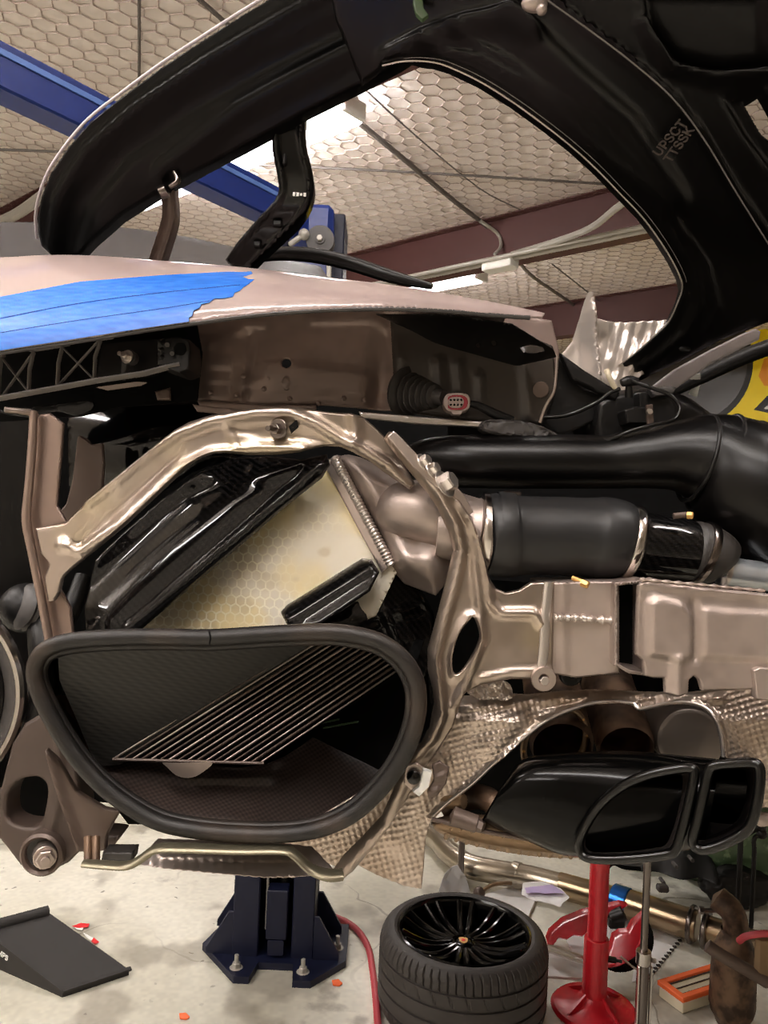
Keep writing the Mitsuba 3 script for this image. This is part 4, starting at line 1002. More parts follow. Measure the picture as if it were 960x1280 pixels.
fr = relief(pocket([(806, 748), (822, 744), (852, 752), (868, 768), (868, 822), (850, 830), (806, 820)], 7, .006), ridge([(868, 752), (868, 824)], 7, -.004), pocket([(874, 756), (960, 762), (1120, 778), (1120, 840), (874, 824)], 7, .004), ridge([(800, 730), (870, 738), (960, 746)], 5, .003), ridge([(846, 826), (846, 870)], 12, .006), ridge([(815, 744), (845, 752), (862, 766)], 5, .003))
part('bumper_beam', sheet(fpl, lambda x, y: .805 - .00006 * (x - 800), .004, 5, r=3, rel=fr, soft=1.5), 'alu_cast', smooth=50)
part('bumper_beam__end_tab', sheet([(942, 838), (950, 834), (966, 836), (966, 876), (946, 874)], .79, .01, 4, r=2, soft=2), 'alu_cast')
part('bumper_beam__weld_bead', tube([(800 + 4 * k, 724 + .42 * 4 * k * .22, .803) for k in range(40)], 2.2 + .8 * np.sin(np.arange(40) * 1.7), smooth=False, seg=8), 'alu_raw')

# ---- charge hose
hd_ = .885
def hax(pts, rpx, m, key, n=6, seg=36, **k): return part(key, tube([(x, y, hd_) for x, y in pts], rpx, n=n, seg=seg, dome=False), m, **k)
hax([(545, 662), (580, 664), (612, 667)], [34, 40, 46], 'alu_cast', 'charge_hose__inlet_pipe')
hax([(596, 666), (600, 666.5), (608, 667)], [44, 50, 51], 'chrome', 'charge_hose__clamp_band', n=3)
hax([(606, 667), (610, 667), (614, 667), (620, 668), (630, 668), (640, 669), (648, 669), (670, 669.5), (700, 670), (722, 671), (738, 672), (748, 673), (762, 674), (774, 676), (782, 678), (786, 679)], [36, 46, 51, 53, 54, 53, 50, 49, 49, 49, 50, 52, 52, 50, 46, 40], 'rubber_hose', 'charge_hose', n=4, label='black ribbed rubber charge hose')
hax([(779, 677), (783, 678), (789, 680), (793, 681)], [45, 48.5, 48, 44], 'chrome', 'charge_hose__clamp_band', n=3)
hax([(786, 678), (800, 681), (820, 684), (845, 687), (868, 691)], [44, 42, 41, 40, 38], 'carbon', 'charge_hose__carbon_pipe', label='glossy carbon fibre pipe')
hax([(862, 690), (868, 691), (878, 693), (890, 697), (899, 702), (904, 706), (907, 709)], [38, 40, 39, 37, 34, 28, 18], 'rubber', 'charge_hose__rubber_elbow', n=5)
hax([(872, 691), (876, 692.5), (881, 694.5)], [42, 42.5, 41], 'chrome_dark', 'charge_hose__clamp_band', n=3)
hax([(900, 712), (930, 717), (1010, 727)], [18, 18, 19], 'alu_pipe', 'charge_hose__outlet_pipe', label='bare aluminium pipe')
hax([(902, 712), (908, 713)], [20, 20], 'alu_bright', 'charge_hose__clamp_band', n=2)
part('charge_hose__clamp_screw', [tube([(842, 645, .845), (858, 643.5, .845), (864, 644, .845)], [4, 4, 3]), ], 'brown_steel'); part('charge_hose__clamp_screw', bolt(P(859, 644, .842), (.8, -.5, 0), .0042, .006), 'crest_gold', smooth=20)
part('charge_hose__clamp_screw', [bolt(P(727, 728, .842), (.8, -.5, -.3), .0042, .008), tube([(715, 722, .85), (728, 727, .845)], [3, 3])], 'crest_gold', smooth=20)
part('charge_hose__clamp_screw', [tube([(905, 722, .86), (905, 736, .86)], [4, 4])], 'alu_bright')
part('charge_hose__clamp_screw', [box(P(640, 617, .88), (.02, .012, .006), None, .002)], 'chrome_dark')

# ---- intake pipe
part('intake_pipe', tube([(505, 585, 1.0), (540, 578, .98), (580, 577, .965), (640, 577, .96), (700, 577, .955), (760, 577, .95), (810, 573, .94), (850, 570, .935), (890, 577, .93), (930, 600, .92), (975, 628, .91), (1040, 670, .90)], [24, 31, 33, 34, 34, 34, 38, 46, 62, 78, 84, 88], seg=44, n=6), 'black_satin', label='black plastic intake pipe')
part('intake_pipe__plenum', sheet(sm([(735, 500), (780, 484), (850, 486), (890, 508), (950, 556), (1010, 600), (1010, 660), (940, 650), (880, 600), (800, 560), (745, 550)]), lambda x, y: 1.0 + .0 * x, .06, 8, r=26), 'black_satin', smooth=60)
ipath = [(872, 573), (893, 579), (912, 590), (934, 603), (956, 616)]
irad = [55, 64, 71, 79, 82.5]
for i, (x, y) in enumerate(ipath):
    a = np.array(ipath[min(i + 1, 4)]) - np.array(ipath[max(i - 1, 0)]); a = a / np.linalg.norm(a)
    dd = .93 - .01 * i / 4
    t3 = a[0] * RIGHT - a[1] * UPV
    n3 = np.cross(t3, FWD)
    th = np.linspace(0, 2 * math.pi, 61)[:-1]
    R_ = irad[i] * dd / F
    ring = P(x, y, dd) + R_ * (np.cos(th)[:, None] * n3 + np.sin(th)[:, None] * FWD)
    part('intake_pipe__rib', wtube(ring, .0026, 8, closed=True), 'black_plastic')
part('intake_pipe__hose_end', tube([(860, 660, .97), (900, 672, .97), (960, 690, .97), (1010, 700, .97)], [14, 18, 20, 20], n=5), 'black_plastic')
# sensors and leads about the air box
part('air_box', sheet(sm([(746, 512), (754, 498), (790, 488), (836, 492), (850, 512), (846, 548), (800, 556), (750, 552)]), .985, .06, 6, r=8), 'black_plastic')
part('air_box__sensor', [sheet([(780, 512), (792, 508), (812, 508), (816, 520), (812, 530), (784, 530)], .955, .03, 4, r=3, soft=3), sheet([(798, 490), (810, 488), (812, 512), (800, 512)], .965, .02, 4, r=2)], 'black_plastic')
part('air_box__sensor_plate', sheet([(808, 506), (816, 505), (819, 540), (811, 546)], .95, .004, 4, r=1), 'brown_steel')
part('air_box__sensor_screw', bolt(P(811, 515, .948), TOCAM, .004, .005), 'alu_bright')
part('air_box__lead', tube([(680, 522, .97), (712, 518, .96), (744, 504, .955), (764, 490, .95), (775, 486, .945)], 2.6, n=6), 'black_gloss')
part('air_box__lead', tube([(790, 476, .935), (812, 484, .93), (838, 494, .925), (850, 510, .92), (843, 524, .918), (820, 530, .918), (790, 538, .92), (760, 550, .93), (730, 556, .95)], 2.4, n=6), 'black_gloss')
part('air_box__connector', [tube([(777, 479, .94), (786, 476, .94), (797, 477, .94)], [5, 6.5, 5]), tube([(786, 482, .945), (786, 496, .95)], [4, 5])], 'black_plastic')
part('air_box__cable_tie', tube([(758, 462, .94), (761, 470, .94), (766, 480, .945), (771, 488, .95)], [3.6, 3.4, 3.4, 3]), 'straw', label='loose pale plastic cable tie')
part('air_box__lid_catch', sheet([(812, 486), (838, 482), (846, 484), (842, 492), (818, 496)], .97, .01, 4, r=2), 'grey_black')
part('engine_bay_rail', [tube([(700, 470, 1.05), (740, 492, 1.05), (772, 500, 1.05)], [10, 9, 8]), sheet([(560, 505), (760, 500), (760, 560), (560, 560)], 1.08, .01, 12)], 'black_plastic')

# ---- intercooler
ic_d = dplane((180, 787, .955), (412, 590, .925), (490, 712, .90))
part('intercooler', sheet([(160, 800), (413, 584), (424, 580), (496, 716), (470, 770), (400, 800)], ic_d, .05, 6, r=1), 'core_alu', smooth=50, label='gold tinted aluminium intercooler with a honeycomb imprint')
tf = lambda x, y: ic_d(x, y) - .008
part('intercooler__edge_strip', sheet([(403, 578), (417, 571), (492, 706), (477, 716)], tf, .02, 4, r=2), 'alu_raw', smooth=50)
wb = [(418 + (489 - 418) * t, 571 + (706 - 571) * t) for t in np.linspace(0, 1, 170)]
part('intercooler__weld_bead', tube([(x, y, float(tf(np.array(x), np.array(y))) - .001) for x, y in wb], 5.0 + 1.6 * np.abs(np.sin(np.arange(170) * math.pi / 5.2)), smooth=False, seg=10), 'alu_bright', smooth=50)
tank = [(420, 570), (436, 568), (452, 572), (480, 586), (516, 604), (546, 628), (566, 668), (566, 720), (545, 745), (505, 730), (490, 712)]
tr_ = relief(pocket(tank, 22, .018), ridge([(440, 575), (505, 700)], 26, .006), ridge([(505, 694), (530, 700)], 26, .012))
part('intercooler__end_tank', sheet(tank, lambda x, y: tf(x, y) + .012, .05, 5, r=4, rel=tr_), 'alu_cast', smooth=60)
part('intercooler__outlet_bulge', tube([(480, 652, .945), (500, 640, .905), (522, 638, .892), (552, 648, .893), (590, 662, .895)], [16, 34, 38, 38, 40], seg=32, n=6), 'alu_cast', smooth=60)

# carbon shroud left of the core
CD = dplane((120, 770, .93), (330, 570, .93), (412, 592, .895))
shr = [(108, 792), (106, 760), (110, 726), (118, 700), (150, 668), (200, 625), (250, 590), (290, 572), (340, 570), (378, 576), (410, 569), (414, 582), (404, 598), (360, 632), (280, 700), (200, 768), (172, 792)]
sr = relief(ridge([(170, 784), (270, 698), (350, 630), (412, 578)], 14, .010), ridge([(150, 770), (230, 690), (300, 632), (390, 580)], 62, .022), ridge([(112, 735), (190, 668), (250, 618), (300, 588)], 26, -.006), ridge([(240, 600), (330, 590), (400, 582)], 22, .005))
part('intercooler_shroud', sheet(shr, CD, .004, 5, r=3, rel=sr), 'carbon', smooth=60, label='glossy carbon fibre shroud')
# carbon piece right of the core
part('carbon_fairing', [sheet([(350, 766), (357, 758), (452, 699), (464, 700), (474, 716), (462, 740), (400, 782), (362, 788)], dplane((355, 770, .89), (460, 700, .875), (400, 786, .855)), .012, 5, r=6, rel=ridge([(362, 772), (462, 708)], 13, .006)),
                         sheet(sm([(400, 780), (462, 738), (478, 716), (500, 720), (528, 740), (545, 780), (540, 830), (520, 850), (460, 810), (410, 796)]), lambda x, y: .90 + .00045 * (x - 440), .01, 6, r=8, rel=relief(ridge([(430, 782), (520, 752)], 20, .008), ridge([(470, 730), (500, 800)], 16, .006)))], 'carbon', smooth=60, label='glossy carbon fibre fairing')

# ---- air duct with its rubber mouth
LOOP = spl([(48, 822), (62, 809), (90, 801), (140, 797), (200, 796), (262, 797), (330, 793), (400, 790), (440, 793), (476, 803), (504, 824), (520, 852), (523, 884), (515, 920), (498, 956), (472, 990), (440, 1018), (400, 1036), (350, 1043), (290, 1042), (240, 1037), (200, 1028), (165, 1010), (130, 984), (98, 950), (70, 908), (50, 868), (43, 842)], 5, True)
DD = lambda x, y: .800 - .00006 * (x - 290) + .00006 * (y - 920)
lw = W(np.column_stack([LOOP, DD(LOOP[:, 0], LOOP[:, 1])]))
part('air_duct__rim_seal', wtube(lw, .0086, 16, closed=True), 'seal_rubber', label='thick black rubber seal round the duct mouth')
c2 = np.array([286.0, 912.0])
def shrink(k, dy=0.0, dx=0.0): return c2 + (LOOP - c2) * k + np.array([dx, dy])
def lp(q, dz): return W(np.column_stack([q, np.array([DD(x, y) for x, y in q]) + dz]))
pgon = Polygon(LOOP)
def inset(k, dz, spread=0.0):
    """the mouth's loop moved k pixels inwards and dz metres back"""
    n_ = np.roll(LOOP, -1, 0) - np.roll(LOOP, 1, 0); n_ /= np.linalg.norm(n_, axis=1, keepdims=True); n_ = np.stack([-n_[:, 1], n_[:, 0]], 1)
    if (pgon.contains(Point(*(LOOP[0] + n_[0] * 3)))) is False: n_ = -n_
    return lp(LOOP + n_ * k, dz)
part('air_duct__seal_joint', tube([(261, 789, .788), (263, 797, .785), (262, 805, .788)], 1.0), 'matte_black')
part('air_duct__inner_lip', wtube(inset(10, .010), .0055, 12, closed=True), 'seal_rubber')
part('air_duct', loft([inset(2, .004), inset(8, .010), inset(12, .016), inset(14, .03), lp(shrink(.945), .06), lp(shrink(.95), .13), lp(shrink(.95), .20)], cap1=False), 'carbon_dull', smooth=60, label='carbon fibre air duct with a wide oval mouth')
# inside: upper left wall of dull carbon, core bars, glossy floor with its reflection put into the colour
wl = [(72, 812), (120, 804), (400, 796), (408, 808), (150, 956), (120, 958), (96, 900), (74, 850)]
part('air_duct__side_wall', sheet(wl, dplane((100, 830, .84), (400, 800, .925), (140, 950, .885)), .004, 8), 'carbon_dull', label='dull ribbed carbon wall inside the duct')
A0, A1, B0, B1 = np.array([143, 948.]), np.array([384, 797.]), np.array([326, 953.]), np.array([520, 830.])
bd = dplane((143, 948, .885), (384, 797, .925), (326, 953, .89))
part('intercooler__core_face', sheet([tuple(A0), tuple(A1), (530, 800), tuple(B1), tuple(B0)], lambda x, y: bd(x, y) + .006, .03, 10), 'matte_black', smooth=False)
NB = 17
for k in range(NB):
    t = k / (NB - 1); a = A0 + (B0 - A0) * t; b = A1 + (np.array([514, 826.]) - A1) * t
    r_ = 1.35 if k % 3 else 1.8
    key = part('intercooler__core_bar', tube([(a[0], a[1], float(bd(*a))), (b[0], b[1], float(bd(*b)))], r_, smooth=False, seg=6, dome=False), 'alu_raw' if k % 2 == 0 else 'brown_steel', smooth=60)
ed = tube([(141, 949, float(bd(141, 949)) - .001), (330, 954, float(bd(330, 954)) - .001)], 2.2, smooth=False, seg=6)
part('intercooler__core_edge', ed, 'brown_steel')
part('air_duct__floor_glint', sheet(sm([(206, 951), (262, 952), (258, 962), (240, 972), (222, 970), (210, 960)]), .885, .002, 4), 'alu_raw')  # silver sheet standing in for a bright reflection on the duct floor
part('air_duct__floor', sheet(sm([(120, 958), (200, 950), (330, 956), (420, 900), (520, 832), (518, 900), (480, 970), (430, 1014), (340, 1034), (230, 1026), (160, 998)]), lambda x, y: .905 + .00035 * (x - 120) - .0007 * (y - 950), .004, 7, rel=relief(ridge([(130, 964), (240, 966), (340, 966)], 20, .008), ridge([(150, 985), (220, 1010), (300, 1016)], 30, .010))), 'carbon_floor_reflect', smooth=60, label='carbon floor of the duct, lightened in colour for its reflection')
part('air_duct__back_wall', sheet([(60, 800), (530, 790), (540, 900), (450, 1040), (160, 1030), (60, 900)], 1.02, .004, 20), 'matte_black', smooth=False)
for (a, b) in (((396, 905), (424, 899)), ((404, 910), (448, 902))): part('air_duct__pin_stripe', tube([(*a, .955), (*b, .95)], 1.3, smooth=False, seg=6), 'green_wrap')

# ---- lower straps
part('lower_strap', tube([(104, 1079, .80), (130, 1081, .80), (158, 1082, .80), (176, 1074, .80), (196, 1061, .80), (230, 1060, .80), (300, 1062, .80), (352, 1062, .80), (368, 1068, .80), (388, 1086, .80), (410, 1094, .80), (428, 1093, .805)], [4, 4.4, 4.6, 5, 5, 5, 5, 5, 5, 5.4, 6, 6], n=5, seg=14, flat=((0, 1, 0), 2.2)), 'strap_steel', label='greenish flat steel strap below the duct')
part('lower_strap__rubber_pad', [sheet([(128, 1066), (166, 1066), (164, 1078), (126, 1076)], .83, .02, 4, r=2)], 'rubber')
shl = [(166, 1080), (178, 1072), (190, 1056), (196, 1050), (340, 1054), (390, 1060), (420, 1092), (364, 1098), (330, 1098), (260, 1092), (200, 1086)]
part('lower_shield', sheet(shl, dplane((170, 1080, .84), (420, 1090, .83), (300, 1054, .86)), .002, 5, r=2, rel=relief(ridge([(200, 1068), (370, 1072)], 6, .004), lambda x, y: .0008 * np.sin(x * .5))), 'alu_raw', smooth=50)
part('lower_bracket', sheet([(56, 930), (72, 950), (96, 990), (130, 1010), (150, 1014), (142, 1028), (134, 1044), (132, 1064), (106, 1066), (96, 1062), (92, 1046), (78, 1010), (64, 970)], .845, .004, 5, r=2.5, rel=ridge([(60, 940), (82, 1010), (100, 1060)], 8, .006), soft=2), 'brown_steel', smooth=50)
for x in (110, 120): part('lower_bracket__stud', tube([(x, 1046, .83), (x, 1078, .815)], [5, 5], smooth=False), 'rusty_steel')

# ---- suspension at the left edge
dc = P(-112, 868, .93)
part('brake_disc', lathe(dc, np.array([.12, -1, 0]), [(.0, -.008), (.118, -.008), (.128, -.003), (.1315, .003), (.1315, .008), (.127, .011), (.12, .008), (.112, .004), (.0, .004)], 120), 'grey_black')
part('brake_disc__hub_face', lathe(dc, np.array([.12, -1, 0]), [(.0, .012), (.09, .012), (.107, .008), (.108, -.006)], 80), 'black_satin')
part('brake_disc__rim_ring', lathe(dc, np.array([.12, -1, 0]), [(.121, .008), (.1235, .014), (.128, .0145), (.1318, .010), (.132, .0)], 120), 'chrome', label='bright rim ring of the brake disc')
arm = Polygon([(-20, 1000), (0, 985), (14, 930), (30, 905), (58, 888), (80, 912), (96, 960), (104, 1010), (100, 1040), (150, 1046), (140, 1060), (98, 1066), (84, 1080), (62, 1090), (40, 1090), (24, 1082), (4, 1056), (-20, 1030)])
arm = arm.difference(Polygon(sm([(8, 1016), (10, 992), (24, 976), (46, 972), (58, 984), (56, 1010), (48, 1032), (30, 1034), (14, 1028)]))).difference(Point(58, 1064).buffer(19))
part('knuckle_web', sheet(sm([(-10, 940), (40, 930), (80, 960), (80, 1030), (40, 1046), (-10, 1040)]), 1.0, .04, 8, r=6), 'matte_black')
part('control_arm', sheet(arm, dplane((0, 1000, .90), (100, 1040, .885), (60, 1090, .885)), .03, 5, r=5, soft=2, rel=relief(ridge([(76, 920), (74, 1000), (64, 1040)], 9, .006))), 'arm_brown', smooth=50)
bc = P(56, 1064, .885)
part('control_arm__bushing', lathe(bc, TOCAM, [(.0185, -.02), (.0185, .004), (.012, .002), (.012, -.02)], 36), 'rubber')
part('control_arm__bushing_sleeve', lathe(bc, TOCAM, [(.024, -.01), (.024, .010), (.021, .013), (.0185, .010), (.0185, -.01)], 36), 'brown_steel')
ba = np.array([.45, -1, .05]); ba /= np.linalg.norm(ba)
part('control_arm__bolt', [cyl(bc, bc + ba * .02, .0125, 28), bolt(bc + ba * .02, ba, .0105, .008), cyl(bc + ba * .026, bc + ba * .032, .005, 16)], 'alu_raw', smooth=25)
part('axle_boot', [ball(P(32, 760, 1.0), .032, (1, 1, 1)), tube([(40, 745, 1.02), (52, 770, 1.0), (60, 800, .98), (64, 850, .97), (50, 900, .97)], [22, 20, 24, 26, 24], n=5)], 'black_plastic')
part('axle_boot__rib', lathe(P(30, 758, .985), np.array([-.6, -.7, .3]), [(.026, -.012), (.030, -.008), (.027, -.004), (.030, .0), (.027, .004), (.022, .008), (.014, .01), (0, .01)], 32), 'grey_black')
part('tie_rod', tube([(66, 800, 1.0), (90, 760, 1.02), (104, 720, 1.04)], [10, 12, 10]), 'black_plastic')
part('knuckle', sheet(sm([(24, 880), (56, 850), (90, 900), (84, 960), (40, 930)]), .95, .05, 6, r=8), 'rusty_steel', smooth=60)

# ---- embossed heat shield
hs_out = [(436, 1076), (470, 1040), (500, 1008), (520, 972), (540, 938), (556, 914), (566, 884), (580, 870), (620, 866), (660, 868), (700, 864), (740, 862), (790, 864), (850, 866), (900, 862), (1010, 858), (1120, 860), (1120, 1010), (948, 1010), (930, 980), (904, 946), (901, 920), (894, 898), (880, 884), (856, 878), (830, 880), (810, 885), (800, 886), (790, 879), (762, 877), (736, 880), (706, 890), (680, 903), (650, 926), (620, 952), (590, 980), (560, 1003), (540, 1022), (532, 1050), (530, 1084), (527, 1112), (505, 1108), (470, 1094)]
def dimples(x, y):
    a = (x * .87 + y * .50) * .60; b = (-x * .50 + y * .87) * .60
    return .0013 * np.clip(np.sin(a) * np.sin(b) + .1, 0, 1)
HD = lambda x, y: .895 - .00012 * (x - 540) + .0005 * np.clip(900 - y, 0, 40) + .06 * np.clip((y - 1040) / 70, 0, 1) * 0
edge_in = [(904, 946), (901, 920), (894, 898), (880, 884), (856, 878), (830, 880), (800, 886), (790, 879), (762, 877), (736, 880), (706, 890), (680, 903), (650, 926), (620, 952), (590, 980), (560, 1003), (540, 1022)]
hr = relief(dimples, ridge([(600, 890), (640, 900), (620, 930)], 34, .008), ridge(edge_in, 9, .006), ridge([(580, 880), (700, 872), (900, 872)], 12, .005), ridge([(545, 950), (520, 1000), (500, 1050)], 26, .006))
part('heat_shield', sheet(hs_out, HD, .002, 2.1, r=2, rel=hr), 'shield_alu', smooth=60, label='dimpled aluminium heat shield round the exhaust')
part('heat_shield__rolled_edge', tube([(x, y, float(HD(np.array(x), np.array(y))) - .006) for x, y in edge_in], 2.4, n=5, seg=10), 'alu_bright')
part('heat_shield__rear_section', sheet([(300, 1048), (400, 1020), (500, 960), (520, 1000), (470, 1060), (430, 1086), (380, 1070)], .93, .002, 2.1, rel=dimples), 'shield_alu', smooth=60)
fo_ = lambda x, y: .018 * (meshkit.fbm(np.stack([x * .11, y * .11, x * 0 + 3], -1), 4) - .5) * 2
part('crumpled_foil', sheet(sm([(584, 858), (600, 850), (620, 848), (638, 856), (640, 872), (612, 876), (588, 870)]), .875, .002, 2, rel=fo_), 'alu_bright', smooth=20)
part('heat_shield_liner', sheet([(560, 905), (700, 880), (910, 880), (910, 1000), (760, 1020), (560, 1030)], 1.12, .01, 20), 'matte_black', smooth=False)

# ---- exhaust
def loop3(pts, d, n=4): q = spl(pts, n, True); return W(np.column_stack([q[:, :2], dfun(d)(q[:, 0], q[:, 1])]))
t1 = [(724, 1056), (730, 1036), (748, 1008), (776, 984), (806, 970), (840, 962), (862, 960), (868, 966), (862, 1000), (852, 1040), (844, 1062), (832, 1068), (790, 1073), (750, 1074), (730, 1070)]
t2_ = [(866, 1052), (872, 1026), (880, 990), (886, 964), (894, 957), (920, 954), (944, 954), (950, 964), (949, 986), (944, 1014), (936, 1034), (922, 1046), (896, 1058), (876, 1062)]
tipd = dplane((724, 1056, .80), (868, 962, .745), (850, 1066, .745))
def tipset(name, pts, shift, dback, k=1.0, k2=.9):
    p = np.array(pts, float); c = p.mean(0)
    f0 = loop3(pts, tipd)
    inner = loop3(c + (p - c) * .90, lambda x, y: tipd(x, y) + .004)
    deep = loop3(c + (p - c) * .80 + np.array(shift) * .25, lambda x, y: tipd(x, y) + .09)
    key = part('exhaust__' + name, f0[:0].shape and wtube(f0, .0048, 12, closed=True), 'black_gloss', label='rolled rim of a black exhaust tip')
    part('exhaust__tip_bore', loft([f0, inner, deep], cap1=True), 'bore_dark', smooth=50)
tipset('tip_rim', t1, (-40, -10), .9)
tipset('tip_rim', t2_, (-40, -10), .9)
def ell(cx, cy, rx, ry, d, n=60, tilt=0.0, sq=2.0):
    th = np.linspace(0, 2 * math.pi, n + 1)[:-1]
    ca, sa = np.cos(th), np.sin(th)
    ex_ = np.sign(ca) * np.abs(ca) ** (2 / sq) * rx; ey_ = np.sign(sa) * np.abs(sa) ** (2 / sq) * ry
    x = cx + ex_ * math.cos(tilt) - ey_ * math.sin(tilt); y = cy + ex_ * math.sin(tilt) + ey_ * math.cos(tilt)
    return W(np.column_stack([x, y, dfun(d)(x, y)]))
# the tips' outer skin sweeps left and back into the silencer's twin outlet
def skin(top, bot, dfront, key):
    """closed barrel between an upper and a lower edge line (pixels), its section a flattened oval in depth"""
    n_ = 40; tt = np.linspace(0, 1, n_)
    tp, bt_ = spl(top, 8), spl(bot, 8)
    ti = np.linspace(0, len(tp) - 1, n_); bi = np.linspace(0, len(bt_) - 1, n_)
    I = lambda a, i: np.stack([np.interp(i, np.arange(len(a)), a[:, k]) for k in range(2)], 1)
    a, b = I(tp, ti), I(bt_, bi); L = []
    th = np.linspace(0, 2 * math.pi, 49)[:-1]
    for k in range(n_):
        c = (a[k] + b[k]) / 2; h = (a[k] - b[k]) / 2
        s_ = np.abs(np.sin(th)) ** .8 * np.sign(np.sin(th)); c_ = np.abs(np.cos(th)) ** .8 * np.sign(np.cos(th))
        px_ = c[0] + h[0] * c_; py_ = c[1] + h[1] * c_
        d0_ = np.interp(tt[k], [0, 1], dfront)
        L.append(W(np.column_stack([px_, py_, d0_ + .055 - .055 * s_])))
    return part(key, loft(L, cap0=True, cap1=True), 'exhaust_black', smooth=60, label='glossy black barrel of the twin exhaust tips')
skin([(632, 974), (652, 950), (690, 942), (760, 940), (820, 944), (868, 952), (900, 955)], [(602, 1026), (630, 1040), (660, 1052), (700, 1068), (740, 1072), (800, 1070), (880, 1060)], (.83, .775), 'exhaust__tip_barrel')
skin([(664, 958), (690, 945), (770, 938), (850, 944), (900, 949), (946, 953)], [(690, 990), (730, 1000), (800, 1010), (860, 1030), (900, 1040), (936, 1040)], (.86, .79), 'exhaust__tip_barrel')
part('exhaust__silencer', [loft([ell(640, 1042, 95, 18, .99, tilt=.14), ell(646, 1044, 108, 22, .95, tilt=.14), ell(650, 1046, 110, 22, .90, tilt=.14), ell(646, 1046, 100, 15, .87, tilt=.14)], True, True)], 'gold_steel', smooth=60)
for k in range(15):
    x = 560 + k * 13; y0 = 1027 + .14 * (x - 560)
    part('exhaust__silencer_rib', tube([(x + 8, y0 - 6, .895), (x + 3, y0 + 8, .872), (x - 3, y0 + 20 + 6 * math.sin(k * math.pi / 14), .885)], [3.0, 3.2, 3.0], n=4, seg=8), 'gold_steel')
part('exhaust__silencer_seam', tube([(540, 1024, .875), (600, 1038, .865), (680, 1052, .862), (740, 1062, .87)], 3.0, n=6), 'brown_steel')
def vpipe(cx, cy, r, d, m, key, lb=None):
    c = P(cx, cy, d); R_ = r * d / F; ax_ = np.array([-.1, -1, -.35])
    part(key, lathe(c, ax_, [(R_ * .9, -.16), (R_ * .9, 0), (R_ * .82, .01), (R_ * .80, -.02), (R_ * .78, -.10), (0, -.10)], 40), m, label=lb)
vpipe(702, 930, 44, 1.0, 'rusty_steel', 'exhaust__turbine_pipe')
c = P(694, 928, .985); th = np.linspace(0, 2 * math.pi, 49)[:-1]; n1 = np.array([.92, 0.35, .15]); n2 = np.array([-.1, -.3, 1.0])
part('exhaust__v_band_clamp', wtube(c + .046 * (np.cos(th)[:, None] * n1 + np.sin(th)[:, None] * n2), .0042, 10, closed=True), 'gold_steel')
for k in range(12):
    a = 2 * math.pi * k / 12; part('exhaust__v_band_clamp__rivet', ball(c + .0465 * (math.cos(a) * n1 + math.sin(a) * n2) + TOCAM * .0035, .0022, sub=1), 'crest_gold')
vpipe(782, 932, 40, 1.02, 'rusty_steel', 'exhaust__turbine_pipe')
part('exhaust__bypass_can', [lathe(P(862, 925, 1.0), np.array([-.15, -1, .05]), [(.042, -.12), (.0425, -.005), (.040, .004), (.034, .007), (.0, .008)], 48)], 'can_grey', label='grey round end of a silencer can')
part('exhaust__bent_tube', [tube([(560, 1012, .95), (590, 996, .93), (612, 1000, .91), (626, 1018, .90), (640, 1030, .90)], [14, 15, 15, 14, 12], n=6, seg=20)], 'rusty_steel')
part('exhaust__bolt_boss', [tube([(566, 1020, .87), (596, 1030, .865)], [12, 11], smooth=False, seg=18), tube([(596, 1030, .865), (604, 1034, .862)], [9, 8], smooth=False, seg=6)], 'brown_steel')
part('exhaust__bolt_boss', tube([(556, 1000, .90), (580, 1002, .885)], [10, 9], smooth=False, seg=16), 'gold_steel')
part('exhaust__hanger', tube([(944, 1020, .86), (952, 1024, .86), (966, 1022, .86)], [8, 9, 7]), 'alu_cast')

# ---- raised engine lid
LD = dplane((780, 470, 1.30), (480, 80, .98), (900, 100, .88))
hole_pts = [(478, 82), (500, 77), (520, 76), (542, 78), (562, 84), (600, 102), (640, 127), (680, 156), (714, 183), (745, 211), (775, 242), (800, 268), (820, 294), (838, 322), (850, 346), (853, 360), (848, 376), (836, 402), (816, 422), (796, 440), (772, 458), (748, 476)]
lid_out = hole_pts + [(770, 482), (800, 476), (850, 452), (900, 426), (960, 402), (1120, 350), (1120, -160), (380, -160), (420, 20), (452, 100)]
small = Polygon([(936, 121), (955, 114), (985, 160), (970, 170), (958, 160)])
ofs = LineString(spl(hole_pts, 3))
def offs(k): return [tuple(q) for q in np.asarray(ofs.parallel_offset(k, 'left').coords)][2:-2]
lr = relief(ridge([(488, 74), (530, 52), (580, 34), (630, 24), (660, 46)], 24, .018), ridge([(520, 60), (600, 76), (660, 110), (720, 160), (780, 220), (830, 280), (868, 340), (874, 380), (858, 418), (820, 450), (780, 474)], 11, .010), ridge([(560, 40), (640, 80), (740, 160), (830, 262), (880, 330), (894, 386), (872, 430)], 10, .008),
            ridge([(690, 2), (740, 40), (790, 78), (840, 122), (880, 174), (920, 240), (980, 330)], 7, .010), pocket([(800, -40), (810, 40), (846, 84), (900, 92), (980, 84), (980, -40)], 16, -.03), ridge([(804, 30), (838, 84), (890, 98), (980, 90)], 14, .010),
            ridge([(640, 30), (700, 90), (780, 160), (840, 250)], 34, .016), pocket([(900, 118), (950, 104), (1000, 170), (1000, 260), (930, 170)], 10, -.012))
lidp = Polygon(lid_out).buffer(0).difference(small)
part('engine_lid', sheet(lidp, LD, .012, 7, r=3, rel=lr), 'black_satin', smooth=60, label='black underside of the raised engine lid')
hp3 = spl(hole_pts, 4)
part('engine_lid__edge_light_line', wtube(W([(x, y, float(LD(x, y)) - .004) for x, y in hp3]), .0012, 8), 'alu_bright', label='thin bright line standing for light round the lid opening')  # bright tube drawn for the light along the edge of the hole
part('engine_lid__edge_light_line', wtube(W([(x + 5, y - 4, float(LD(x, y)) - .008) for x, y in hp3[4:60]]), .0006, 6), 'rib_grey')
